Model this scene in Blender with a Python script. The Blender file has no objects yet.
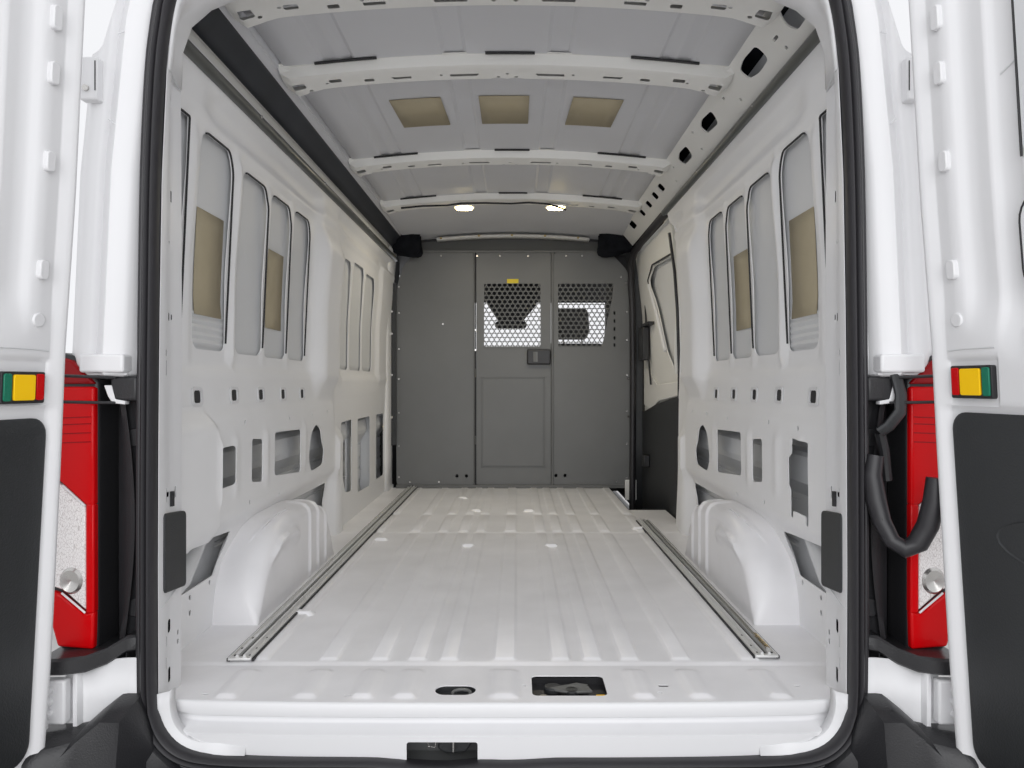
import bpy, math, random
from mathutils import Vector
from mathutils.geometry import delaunay_2d_cdt
random.seed(4)
sc = bpy.context.scene
COL = sc.collection
PI = math.pi
# ------------------------------------------------------------------ camera
CX, CZ = 0.0325, 0.73
cd = bpy.data.cameras.new('camera')
cam = bpy.data.objects.new('camera', cd); COL.objects.link(cam)
cam.location = (CX, 0, CZ); cam.rotation_euler = (PI/2, 0, 0)
cd.sensor_width = 36; cd.lens = 36*720/1024
cd.shift_x = -5/1024; cd.shift_y = -1/1024
cd.clip_start = 0.05
sc.camera = cam
# ------------------------------------------------------------------ world, light, exposure
w = bpy.data.worlds.new('overcast'); sc.world = w; w.use_nodes = True
nt = w.node_tree; nt.nodes.clear()
bgn = nt.nodes.new('ShaderNodeBackground'); out = nt.nodes.new('ShaderNodeOutputWorld')
bgn.inputs[0].default_value = (0.965, 0.972, 1.0, 1); bgn.inputs[1].default_value = 0.74
nt.links.new(bgn.outputs[0], out.inputs[0])
sc.view_settings.view_transform = 'Standard'; sc.view_settings.look = 'None'
sc.view_settings.gamma = 1; sc.view_settings.use_curve_mapping = False
sc.view_settings.exposure = 0.36
# added soft fill lamp behind the camera, aimed in to brighten the cargo space
ld = bpy.data.lights.new('rear_fill_light', 'AREA'); ld.shape = 'RECTANGLE'; ld.size = 5; ld.size_y = 3
ld.energy = 98; ld.color = (.98, .985, 1.0)
lo = bpy.data.objects.new('rear_fill_light', ld); COL.objects.link(lo)
lo.location = (0, -2.6, 1.7); lo.rotation_euler = (math.radians(80), 0, 0)
cy = sc.cycles
cy.max_bounces = 14; cy.diffuse_bounces = 10; cy.glossy_bounces = 4
cy.transmission_bounces = 6; cy.use_denoising = True
cy.sample_clamp_indirect = 6

# ------------------------------------------------------------------ materials
def mat(name, col, rough=.4, metal=0, spec=.5, coat=0, var=0, vscale=6, bump=0, bscale=60, trans=0, emit=None, estr=0):
    m = bpy.data.materials.new(name); m.use_nodes = True
    n = m.node_tree; b = n.nodes['Principled BSDF']
    b.inputs['Base Color'].default_value = (*col, 1); b.inputs['Roughness'].default_value = rough
    b.inputs['Metallic'].default_value = metal; b.inputs['Specular IOR Level'].default_value = spec
    b.inputs['Coat Weight'].default_value = coat; b.inputs['Transmission Weight'].default_value = trans
    if emit:
        b.inputs['Emission Color'].default_value = (*emit, 1); b.inputs['Emission Strength'].default_value = estr
    if var or bump:
        tc = n.nodes.new('ShaderNodeTexCoord')
    if var:
        no = n.nodes.new('ShaderNodeTexNoise'); no.inputs['Scale'].default_value = vscale; no.inputs['Detail'].default_value = 5
        rp = n.nodes.new('ShaderNodeValToRGB')
        rp.color_ramp.elements[0].position = .3; rp.color_ramp.elements[1].position = .7
        rp.color_ramp.elements[0].color = (*[c*(1-var) for c in col], 1)
        rp.color_ramp.elements[1].color = (*[min(1, c*(1+var)) for c in col], 1)
        n.links.new(tc.outputs['Object'], no.inputs['Vector']); n.links.new(no.outputs['Fac'], rp.inputs['Fac'])
        n.links.new(rp.outputs['Color'], b.inputs['Base Color'])
    if bump:
        n2 = n.nodes.new('ShaderNodeTexNoise'); n2.inputs['Scale'].default_value = bscale; n2.inputs['Detail'].default_value = 3
        bp = n.nodes.new('ShaderNodeBump'); bp.inputs['Strength'].default_value = bump; bp.inputs['Distance'].default_value = .002
        n.links.new(tc.outputs['Object'], n2.inputs['Vector']); n.links.new(n2.outputs['Fac'], bp.inputs['Height'])
        n.links.new(bp.outputs['Normal'], b.inputs['Normal'])
    return m
WHITE = mat('white_paint', (.76, .76, .77), .42, coat=0, var=.015, vscale=2)
INNER = mat('white_primer', (.86, .86, .865), .45, coat=0, var=.02, vscale=3)
SKIN = mat('grey_white_skin', (.68, .69, .70), .5, var=.02, vscale=3)
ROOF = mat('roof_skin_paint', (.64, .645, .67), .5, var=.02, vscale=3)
CREAM = mat('bow_paint', (.82, .815, .785), .45, var=.015, vscale=3)
FLOORM = mat('floor_paint', (.88, .875, .89), .36, coat=.0, var=.05, vscale=5)
BLACK = mat('black_rubber', (.022, .021, .024), .42, bump=.15)
SATIN = mat('black_plastic', (.018, .018, .02), .38, bump=.3, bscale=300)
TRIMG = mat('charcoal_trim', (.028, .03, .032), .5, bump=.4, bscale=260)
DARK = mat('foam_and_cavity_shade', (.012, .013, .016), .9, spec=.05, var=.3, vscale=20, bump=.6, bscale=40)  # foam blocks, and near-black colour standing in for shade in the cavities
BAND = mat('dark_gutter', (.03, .034, .042), .5, var=.2, vscale=5)
TUBE = mat('grey_conduit', (.085, .09, .085), .3, spec=.7, var=.1)
GREY = mat('grey_powder_coat', (.15, .154, .154), .42, var=.06, vscale=2.5, bump=.2, bscale=220)
GREY2 = mat('grey_powder_coat_frame', (.13, .133, .13), .42, bump=.2, bscale=220)
TAN = mat('tan_damping_sheet', (.40, .345, .235), .6, var=.05, vscale=8)
ALU = mat('aluminium', (.74, .74, .73), .38, metal=.45, var=.04)
STEEL = mat('steel', (.55, .54, .52), .25, metal=1)
BRASS = mat('brass_spring', (.45, .34, .16), .35, metal=1)
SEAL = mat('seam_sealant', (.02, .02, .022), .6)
RED = mat('red_lens', (.56, .001, .003), .2, spec=.2, coat=0, bump=.25, bscale=70)
DRED = mat('deep_red_lens', (.26, .001, .004), .2, spec=.25, coat=0)
AMBER = mat('amber_lens', (1.0, .60, .006), .3, spec=.2, coat=0)
GREEN = mat('green_lens', (.01, .17, .10), .25, spec=.3, coat=0, bump=.4, bscale=120)
YEL = mat('yellow_sticker', (.80, .62, .02), .5)
CAB = mat('cab_trim', (.03, .03, .032), .6)
SEATM = mat('seat_cloth', (.07, .07, .072), .8, bump=.5, bscale=200)
CONC = mat('concrete', (.52, .51, .50), .7, var=.12, vscale=3)
LAMPM = mat('lamp_lens', (1, .9, .6), .3, emit=(1.0, .80, .38), estr=14)
# clear reflector with a faceted pattern
CLEAR = mat('clear_lens', (.80, .78, .77), .15, coat=.6)
n = CLEAR.node_tree; tc = n.nodes.new('ShaderNodeTexCoord'); vo = n.nodes.new('ShaderNodeTexVoronoi'); vo.inputs['Scale'].default_value = 230
rp = n.nodes.new('ShaderNodeValToRGB'); rp.color_ramp.elements[0].color = (.50, .46, .45, 1); rp.color_ramp.elements[0].position = .12
rp.color_ramp.elements[1].color = (.88, .86, .85, 1); rp.color_ramp.elements[1].position = .45
mp = n.nodes.new('ShaderNodeMapping'); mp.inputs['Scale'].default_value = (1.3, 1, .55)
n.links.new(tc.outputs['Object'], mp.inputs[0]); n.links.new(mp.outputs[0], vo.inputs['Vector'])
vo.feature = 'DISTANCE_TO_EDGE'; rp.color_ramp.elements[0].position = .0; rp.color_ramp.elements[1].position = .09
n.links.new(vo.outputs['Distance'], rp.inputs[0]); n.links.new(rp.outputs[0], n.nodes['Principled BSDF'].inputs['Base Color'])

# ------------------------------------------------------------------ object helpers
def tag(o, label=None, cat=None, group=None, kind=None):
    if label: o['label'] = label
    if cat: o['category'] = cat
    if group: o['group'] = group
    if kind: o['kind'] = kind
    return o
def empty(name, loc, label, cat, group=None):
    o = bpy.data.objects.new(name, None); COL.objects.link(o); o.location = loc
    o.empty_display_size = .05
    return tag(o, label, cat, group)
class MB:
    """collects faces for one mesh object (world coordinates)"""
    def __init__(s): s.v = []; s.f = []
    def add(s, vs, fs):
        k = len(s.v); s.v += [tuple(v) for v in vs]; s.f += [tuple(i+k for i in f) for f in fs]; return s
    def box(s, x0, x1, y0, y1, z0, z1):
        vs = [(x, y, z) for x in (x0, x1) for y in (y0, y1) for z in (z0, z1)]
        return s.add(vs, [(0,1,3,2),(4,6,7,5),(0,4,5,1),(2,3,7,6),(0,2,6,4),(1,5,7,3)])
    def prism(s, pts, vec):
        """pts: 3D loop, extruded by vec"""
        n_ = len(pts); vec = Vector(vec); P = [Vector(p) for p in pts]
        vs = P + [p+vec for p in P]
        fs = [tuple(range(n_))[::-1], tuple(range(n_, 2*n_))] + [(i, (i+1) % n_, (i+1) % n_+n_, i+n_) for i in range(n_)]
        return s.add(vs, fs)
    def tube(s, path, r, seg=10, caps=True, flat=1.0):
        P = [Vector(p) for p in path]; n_ = len(P); up = Vector((0, 0, 1)); vs = []; fs = []; last = None
        for i, p in enumerate(P):
            t = (P[min(i+1, n_-1)]-P[max(i-1, 0)]).normalized()
            if last is None:
                a = t.cross(up)
                if a.length < .1: a = t.cross(Vector((1, 0, 0)))
            else: a = last - t*last.dot(t)
            a.normalize(); last = a; b = t.cross(a)
            rr = r[i] if isinstance(r, (list, tuple)) else r
            for k in range(seg):
                q = 2*PI*k/seg; vs.append(p+a*math.cos(q)*rr+b*math.sin(q)*rr*flat)
        for i in range(n_-1):
            for k in range(seg):
                fs.append((i*seg+k, i*seg+(k+1) % seg, (i+1)*seg+(k+1) % seg, (i+1)*seg+k))
        if caps: fs += [tuple(range(seg))[::-1], tuple(range((n_-1)*seg, n_*seg))]
        return s.add(vs, fs)
    def disc(s, c, axis, r, h, seg=14):
        c = Vector(c); axis = Vector(axis).normalized()
        return s.tube([c, c+axis*h], r, seg)
    def grid(s, xs, ys, fn, closed=False):
        vs = [fn(a, b) for b in ys for a in xs]; nx = len(xs); fs = []
        for j in range(len(ys)-1):
            for i in range(nx-1 if not closed else nx):
                i2 = (i+1) % nx
                fs.append((j*nx+i, j*nx+i2, (j+1)*nx+i2, (j+1)*nx+i))
        return s.add(vs, fs)
    def build(s, name, m, parent=None, smooth=True, bevel=0, bseg=2, solid=0, angle=35):
        me = bpy.data.meshes.new(name); me.from_pydata(s.v, [], s.f); me.update()
        import bmesh
        bm = bmesh.new(); bm.from_mesh(me); bmesh.ops.recalc_face_normals(bm, faces=bm.faces)
        bm.to_mesh(me); bm.free()
        return finish(name, me, m, parent, smooth, bevel, bseg, solid, angle)
def finish(name, me, m, parent=None, smooth=True, bevel=0, bseg=2, solid=0, angle=35):
    me.materials.append(m)
    o = bpy.data.objects.new(name, me); COL.objects.link(o)
    if parent:
        o.parent = parent; o.matrix_parent_inverse = parent_inv(parent)
    if smooth:
        me.shade_smooth() if hasattr(me, 'shade_smooth') else None
        try: me.set_sharp_from_angle(angle=math.radians(angle))
        except Exception: pass
    if solid:
        md = o.modifiers.new('solid', 'SOLIDIFY'); md.thickness = solid; md.offset = 0
    if bevel:
        md = o.modifiers.new('bevel', 'BEVEL'); md.width = bevel; md.segments = bseg; md.limit_method = 'ANGLE'
    return o
def parent_inv(p):
    """every mesh keeps its points in world coordinates, so only an Empty's own place is undone"""
    from mathutils import Matrix
    return Matrix.Translation(p.location).inverted() if p.type == 'EMPTY' else Matrix.Identity(4)
def ss(a, b, x):
    if a == b: return 1.0 if x >= a else 0.0
    t = max(0, min(1, (x-a)/(b-a))); return t*t*(3-2*t)
def interp(tab, x):
    if x <= tab[0][0]: return tab[0][1]
    for (a, p), (b, q) in zip(tab, tab[1:]):
        if x <= b: return p+(q-p)*(x-a)/(b-a)
    return tab[-1][1]
def sinterp(tab, x):
    if x <= tab[0][0]: return tab[0][1]
    for (a, p), (b, q) in zip(tab, tab[1:]):
        if x <= b: return p+(q-p)*ss(a, b, x)
    return tab[-1][1]
def rrect(x0, x1, y0, y1, r, seg=5):
    r = min(r, (x1-x0)/2-1e-4, (y1-y0)/2-1e-4); P = []
    for cx, cy_, a0 in ((x1-r, y1-r, 0), (x0+r, y1-r, 90), (x0+r, y0+r, 180), (x1-r, y0+r, 270)):
        for k in range(seg+1):
            a = math.radians(a0+90*k/seg); P.append((cx+r*math.cos(a), cy_+r*math.sin(a)))
    return P
def ell(cx, cy_, rx, ry, n_=16):
    return [(cx+rx*math.cos(2*PI*k/n_), cy_+ry*math.sin(2*PI*k/n_)) for k in range(n_)]
def rpoly(pts, r=.012, seg=3):
    """round the corners of a polygon"""
    P = []; n_ = len(pts)
    for i in range(n_):
        a, b, c = Vector(pts[i-1]), Vector(pts[i]), Vector(pts[(i+1) % n_])
        d1, d2 = (a-b), (c-b); k = min(r, d1.length*.4, d2.length*.4)
        p, q = b+d1.normalized()*k, b+d2.normalized()*k
        for t in range(seg+1):
            u = t/seg; v = p*(1-u)**2+b*2*u*(1-u)+q*u*u; P.append((v.x, v.y))
    return P
def dens(loop, step):
    P = []; n_ = len(loop)
    for i in range(n_):
        a, b = loop[i], loop[(i+1) % n_]; d = math.hypot(b[0]-a[0], b[1]-a[1]); k = max(1, int(math.ceil(d/step)))
        for t in range(k): P.append((a[0]+(b[0]-a[0])*t/k, a[1]+(b[1]-a[1])*t/k))
    return P
def inside(p, loop):
    x, y = p; c = False; j = len(loop)-1
    for i in range(len(loop)):
        xi, yi = loop[i]; xj, yj = loop[j]
        if (yi > y) != (yj > y) and x < (xj-xi)*(y-yi)/(yj-yi)+xi: c = not c
        j = i
    return c
def bbox(l):
    return min(p[0] for p in l), max(p[0] for p in l), min(p[1] for p in l), max(p[1] for p in l)
def sheet(name, outline, holes, step, front, back, m, parent=None, angle=32, stepy=None):
    """a panel cut to an outline with real holes; front(a,b) and back(a,b) give its two faces in space"""
    stepy = stepy or step
    loops = [dens(outline, step*1.3 if step else 9)] + [dens(h, step*1.3 if step else 9) for h in holes]
    V = []; E = []; bb = [bbox(l) for l in loops]
    for l in loops:
        k = len(V); V += l; E += [(k+i, k+(i+1) % len(l)) for i in range(len(l))]
    def ok(p):
        if not inside(p, loops[0]): return False
        for l, b in zip(loops[1:], bb[1:]):
            if b[0] <= p[0] <= b[1] and b[2] <= p[1] <= b[3] and inside(p, l): return False
        return True
    if step:
        cell = {}
        for p in V: cell.setdefault((int(p[0]/step), int(p[1]/stepy)), []).append(p)
        x0, x1, y0, y1 = bb[0]
        nx, ny = int((x1-x0)/step), int((y1-y0)/stepy)
        for i in range(1, nx+1):
            for j in range(1, ny+1):
                p = (x0+(x1-x0)*i/(nx+1), y0+(y1-y0)*j/(ny+1))
                c = (int(p[0]/step), int(p[1]/stepy)); near = False
                for a in (-1, 0, 1):
                    for b in (-1, 0, 1):
                        for q in cell.get((c[0]+a, c[1]+b), ()):
                            if abs(q[0]-p[0])/step+abs(q[1]-p[1])/stepy < .6: near = True
                if not near and ok(p): V.append(p)
    r = delaunay_2d_cdt([Vector(p) for p in V], E, [], 0, 1e-6)
    ov, of = r[0], r[2]
    F = []
    for f in of:
        c = (sum(ov[i].x for i in f)/3, sum(ov[i].y for i in f)/3)
        if ok(c): F.append(tuple(f))
    # orientation
    vs = [tuple(front(p.x, p.y)) for p in ov]; nv = len(vs)
    vs += [tuple(back(p.x, p.y)) for p in ov]
    cnt = {}
    for f in F:
        for i in range(3):
            e = (f[i], f[(i+1) % 3]); cnt[e] = 1
    side = [e for e in cnt if (e[1], e[0]) not in cnt]
    fs = F + [tuple(i+nv for i in f[::-1]) for f in F] + [(e[1], e[0], e[0]+nv, e[1]+nv) for e in side]
    used = sorted({i for f in fs for i in f}); mp_ = {i: k for k, i in enumerate(used)}
    me = bpy.data.meshes.new(name); me.from_pydata([vs[i] for i in used], [], [tuple(mp_[i] for i in f) for f in fs]); me.update()
    import bmesh
    bm = bmesh.new(); bm.from_mesh(me); bmesh.ops.recalc_face_normals(bm, faces=bm.faces); bm.to_mesh(me); bm.free()
    return finish(name, me, m, parent, True, angle=angle)
def gp(px, py, Y):
    """helper used while measuring: a point at depth Y"""
    return (CX+(px-517)*Y/720, Y, CZ-(py-383)*Y/720)

# ================================================================== SETTING
# ground
tag(MB().box(-9, 9, -7, 12, -.78, -.70).build('ground', CONC, smooth=False), kind='structure')

# ---- cargo floor -----------------------------------------------------------
RIBX = (-.648, -.465, -.33, -.231, -.147, 0, .147, .231, .33, .465, .648)
def rib(x, y, segs, hh=.0055):
    h = 0
    for c in RIBX:
        wd = .026 if c == 0 else .021
        ax = abs(x-c)
        if ax > wd+.008: continue
        px_ = 1-ss(wd-.003, wd+.008, ax)
        for a, b in segs:
            h = max(h, px_*ss(a, a+.016, y)*(1-ss(b-.02, b, y)))
    return h*hh
SEGS = [(1.892, 3.49), (3.53, 3.955), (4.0, 5.0)]
xs = sorted({round(c+d, 4) for c in RIBX for d in (-.036, -.031, -.026, -.0235, -.021, -.018, 0, .018, .021, .0235, .026, .031, .036)} |
            {-.885, -.80, -.74, -.70, .668, .70, .74, .80, .885})
ys = sorted({1.868, 1.875, 1.88, 1.886, 1.892, 1.897, 1.902, 1.908, 2.2, 2.6, 3.0, 3.3} | {round(a+d, 4) for a, b in SEGS for d in (0, .005, .01, .016)} |
            {round(b+d, 4) for a, b in SEGS for d in (-.02, -.012, -.006, 0)} | {3.505, 3.515, 4.14, 4.6, 5.02})
def floorz(x, y):
    g = -.004*(1-ss(1.868, 1.888, y))   # rolled step down to the threshold
    g -= .004*ss(3.492, 3.502, y)*(1-ss(3.512, 3.522, y))
    return g+rib(x, y, SEGS)
mb = MB(); nx = len(xs)
vs = [(x, y, floorz(x, y)) for y in ys for x in xs]; fs = []
for j in range(len(ys)-1):
    for i in range(nx-1):
        if xs[i] >= .668 and ys[j] >= 4.14: continue
        fs.append((j*nx+i, j*nx+i+1, (j+1)*nx+i+1, (j+1)*nx+i))
mb.add(vs, fs)
floor = mb.build('floor', FLOORM, solid=0, angle=60); tag(floor, kind='structure')
for (x, y) in ((-.185, 3.22), (.185, 3.22), (-.64, 2.275), (-.60, 3.35), (-.31, 4.55), (-.2, 4.1), (.10, 4.1), (.64, 3.6)):
    b = MB(); P = rrect(x-.035, x+.035, y-.022, y+.022, .015)
    lo_ = [(p[0], p[1], .0002) for p in P]; hi = [(x+(p[0]-x)*.6, y+(p[1]-y)*.45, .012) for p in P]; k = len(P)
    b.add(lo_+hi, [tuple(range(k, 2*k))]+[(i, (i+1) % k, (i+1) % k+k, i+k) for i in range(k)]); b.build('floor_bump', FLOORM, floor)
# threshold with its cut-outs
def rear(x): return 1.655+.02*(abs(x)/.8)**3
TH = [(-.80, rear(.8)), (-.6, rear(.6)), (-.4, rear(.4)), (-.2, rear(.2)), (0, rear(0)), (.2, rear(.2)), (.4, rear(.4)), (.6, rear(.6)), (.80, rear(.8)),
      (.885, 1.76), (.885, 1.868), (-.885, 1.868), (-.885, 1.76)]
def thz(x, y):
    hole = (-.19 < x < -.08) or (.05 < x < .265)
    r_ = 0 if hole else rib(x, y, [(1.672, 1.845)], .007)
    return (x, y, -.004+r_)
HOLES = [rrect(-.163, -.066, 1.694, 1.748, .026), rrect(.0685, .246, 1.690, 1.806, .014), rrect(.046, .055, 1.745, 1.752, .003),
         rrect(.375, .40, 1.74, 1.752, .004), rrect(.365, .378, 1.705, 1.711, .003), rrect(.705, .72, 1.742, 1.749, .003),
         rrect(-.71, -.695, 1.695, 1.702, .003), rrect(-.375, -.358, 1.688, 1.694, .003)]
sheet('threshold_plate', TH, HOLES, .011, thz, lambda x, y: (x, y, -.0065), FLOORM, floor, angle=60, stepy=.0075)
# sill: rolled lip, shaded step and rear face
prof = [(0, -.004), (-.004, -.005), (-.007, -.010), (-.008, -.034), (-.004, -.038), (.012, -.041), (.014, -.045), (.014, -.055), (.010, -.059), (-.031, -.062), (-.036, -.065), (-.036, -.072)]
def sill(x, t):
    i = min(int(t), len(prof)-2); f = t-i
    e = ss(.70, .79, abs(x))
    y, z = (prof[i][q]*(1-f)+prof[i+1][q]*f for q in (0, 1))
    return (x, rear(x)+y*(1-.5*e), z*(1-.25*e*(z < -.03)))
xa = [-.795+1.59*i/60 for i in range(61)]
MB().grid(xa, list(range(len(prof))), sill).build('sill_lip', WHITE, floor, angle=50)
OUT = [(-.79, -.07), (.79, -.07), (.795, -.05), (.797, -.0), (.80, -.0), (.80, -.10), (.76, -.135), (-.76, -.135), (-.80, -.10), (-.80, 0), (-.797, 0), (-.795, -.05)]
OUT = [(-.80, -.070), (.80, -.070), (.80, -.11), (.76, -.14), (-.76, -.14), (-.80, -.11)]
sheet('sill_face', OUT, [rrect(-.216, -.056, -.1255, -.078, .006)], .05, lambda a, b: (a, rear(a)-.036*(1-.5*ss(.70, .79, abs(a))), b), lambda a, b: (a, rear(a)-.032*(1-.5*ss(.70, .79, abs(a))), b), WHITE, floor)
for s in (-1, 1):   # rolled corner where the sill meets the jamb
    CP = [(.58, -.108)]+[(.65+.1265*math.sin(a_)**.8, .022-.130*math.cos(a_)**.8) for a_ in [PI/2*k_/12 for k_ in range(1, 12)]]+[(.7768, .03)]
    def cor(i, q, s=s):
        (x, z), c = CP[i], (.690, -.0)
        d = Vector((max(0, x-.65), z-.022-.02)).normalized()
        return (s*(x-d.x*(0, .004, .022, .026)[q]), (1.618, 1.622, 1.630, 1.650)[q], z-d.y*(0, .004, .022, .026)[q])
    MB().grid(list(range(len(CP))), [0, 1, 2, 3], cor).build('sill_corner', WHITE, floor, solid=.002)
# parts seen in the cut-outs
lh = empty('door_latch', (-.136, 1.66, -.10), 'steel door latch striker recessed in the white sill face below the threshold', 'latch')
MB().box(-.235, -.04, 1.645, 1.72, -.15, -.145).box(-.235, -.04, 1.715, 1.72, -.15, -.07).box(-.235, -.23, 1.645, 1.72, -.15, -.07).box(-.045, -.04, 1.645, 1.72, -.15, -.07).box(-.235, -.04, 1.645, 1.72, -.073, -.070).build('pocket', GREY, lh, smooth=False)
MB().prism([(-.150, 1.66, -.078), (-.075, 1.66, -.078), (-.07, 1.66, -.10), (-.085, 1.66, -.122), (-.13, 1.66, -.125), (-.15, 1.66, -.115)], (0, .02, 0)).build('catch_plate', TRIMG, lh, bevel=.004)
MB().tube([(-.113, 1.662, -.085), (-.113, 1.645, -.088), (-.113, 1.643, -.110), (-.113, 1.662, -.113)], .0028, 8).build('striker_loop', STEEL, lh)
MB().tube([(-.17, 1.66, -.082), (-.17, 1.652, -.084), (-.172, 1.65, -.104), (-.155, 1.65, -.104), (-.153, 1.652, -.084), (-.153, 1.66, -.082)], .002, 8).build('wire_clip', STEEL, lh)
MB().disc((-.20, 1.70, -.095), (0, 1, 0), .006, .014).build('bolt', SATIN, lh)
eo = empty('lashing_eye', (-.108, 1.72, -.02), 'oval recessed lashing eye with a steel hook in the threshold', 'lashing eye')
MB().grid([2*PI*i/24 for i in range(24)], [0, 1, 2], lambda a, b: ((-.1145+(.0225 if math.cos(a) > 0 else -.0225)+math.cos(a)*.027*(1 if b < 2 else .02), 1.721+math.sin(a)*.028*(1 if b < 2 else .02), (-.007, -.018, -.018)[b])), closed=True).build('cup', TRIMG, eo)
MB().tube([(-.10+.022*math.cos(t*.5), 1.722+.014*math.sin(t*.5), -.012+.003*math.sin(t*.5)) for t in range(-2, 8)], .004, 8).build('hook', GREY2, eo)
lb = empty('latch_mechanism', (.157, 1.75, -.03), 'black latch mechanism behind a rectangular cut-out in the threshold', 'latch mechanism')
MB().box(.06, .255, 1.683, 1.812, -.030, -.027).box(.06, .063, 1.683, 1.812, -.027, -.011).box(.252, .255, 1.683, 1.812, -.027, -.011).box(.06, .255, 1.809, 1.812, -.027, -.011).box(.06, .255, 1.683, 1.686, -.027, -.011).build('housing', SATIN, lb, smooth=False)
MB().disc((.12, 1.765, -.027), (0, 0, 1), .022, .014).build('cam_disc', TRIMG, lb, bevel=.003)
MB().disc((.165, 1.745, -.027), (0, 0, 1), .018, .015).build('cam_disc', TRIMG, lb, bevel=.003)
MB().prism([(.11, 1.755, -.018), (.18, 1.785, -.018), (.205, 1.775, -.018), (.215, 1.735, -.018), (.16, 1.73, -.018), (.13, 1.74, -.018)], (0, 0, .006)).build('lever', GREY2, lb, bevel=.002)
MB().disc((.095, 1.71, -.027), (0, 0, 1), .009, .014).build('rivet', STEEL, lb)
MB().box(.220, .242, 1.698, 1.712, -.024, -.010).build('amber_clip', AMBER, lb, bevel=.002)
# step well by the sliding door
MB().box(.668, .93, 4.14, 5.05, -.235, -.225).box(.664, .668, 4.14, 5.05, -.23, -.002).box(.668, .93, 4.136, 4.14, -.23, -.002).build('step_well', TRIMG, floor, smooth=False)
# underbody closes the floor cavity
MB().box(-.93, .93, 1.70, 6.9, -.26, -.25).build('floor_underside', GREY2, floor, smooth=False)

# ---- side walls --------------------------------------------------------------
BASE = [(0, .885), (.16, .885), (.26, .872), (.33, .832), (.55, .830), (.61, .836), (.66, .852), (.745, .855), (.79, .871), (.86, .871), (1.0, .869),
        (1.42, .845), (1.49, .832), (1.56, .822), (1.62, .82)]
COLT = ss
def wallx(y, z, s):
    h = sinterp(BASE, z)
    if y > 3.4 and z < .66: k_ = ss(3.4, 3.5, y); h = h*(1-k_)+(.858-.004*ss(.5, .66, z))*k_
    # soft ledge: inside the window field the sheet is recessed, outside it stands in
    infield = ss(1.9, 1.93, 5) * (1-ss(3.07, 3.17, y))
    field2 = ss(3.58, 3.66, y)*(1-ss(4.55, 4.62, y))
    up = ss(.70, .80, z)*(1-ss(1.44, 1.55, z))
    h -= up*.021*(1-max(infield, field2))
    # column between the two fields
    c = ss(3.10, 3.20, y)*(1-ss(3.40, 3.52, y))
    h -= .042*c*ss(.62, .80, z)*(1-ss(1.30, 1.47, z))
    # slim vertical ribs between windows
    for yc, d in ((1.958, .008), (2.260, .015), (2.548, .006), (2.811, .006)):
        if abs(y-yc) < .04: h -= d*(1-ss(.008, .028, abs(y-yc)))*ss(.76, .82, z)*(1-ss(1.40, 1.46, z))
    # top field edge
    h -= .006*ss(1.44, 1.47, z)
    # long shallow channel above the windows
    h += .02*ss(1.465, 1.485, z)*(1-ss(1.535, 1.55, z))*(1-c)*ss(1.95, 2.1, y)
    # strut beside the wheel arch
    st = ss(3.42, 3.45, y)*(1-ss(3.57, 3.60, y))
    h -= .030*st*(1-ss(.46, .52, z)); 
    # flat borders around the lower openings stand slightly in
    for a, b in ((2.02, 2.05), (2.20, 2.225), (2.46, 2.49), (2.92, 2.94)):
        if a-.02 < y < b+.02: h -= .006*ss(a-.012, a, y)*(1-ss(b, b+.012, y))*ss(.37, .40, z)*(1-ss(.56, .58, z))
    if s < 0:   # boxed-out section by the door on this side
        h -= .028*(1-ss(2.03, 2.045, y))*ss(.25, .28, z)*(1-ss(.595, .662, z))
    return h
WIN = [(1.80, 1.925, .835, 1.44, .05), (1.995, 2.225, .826, 1.435, .04), (2.295, 2.535, .824, 1.41, .045), (2.562, 2.795, .822, 1.405, .035), (2.828, 3.05, .822, 1.41, .035)]
WIN2 = [(3.66, 3.84, .80, 1.37, .03), (3.87, 4.15, .80, 1.385, .03), (4.18, 4.46, .80, 1.37, .05)]
BUTT = [(1.99, .692), (2.25, .692), (2.485, .690), (2.72, .688), (2.96, .686)]
def win_poly(a, b, z0, z1, r):
    # outer rear-top corner is cut to follow the roof
    return rpoly([(a+.006, z0), (b, z0), (b-.004, z1-.055*(b-a > .15)), (b-.03, z1), (a+.02, z1), (a, z1-.06)], r, 5)
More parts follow.
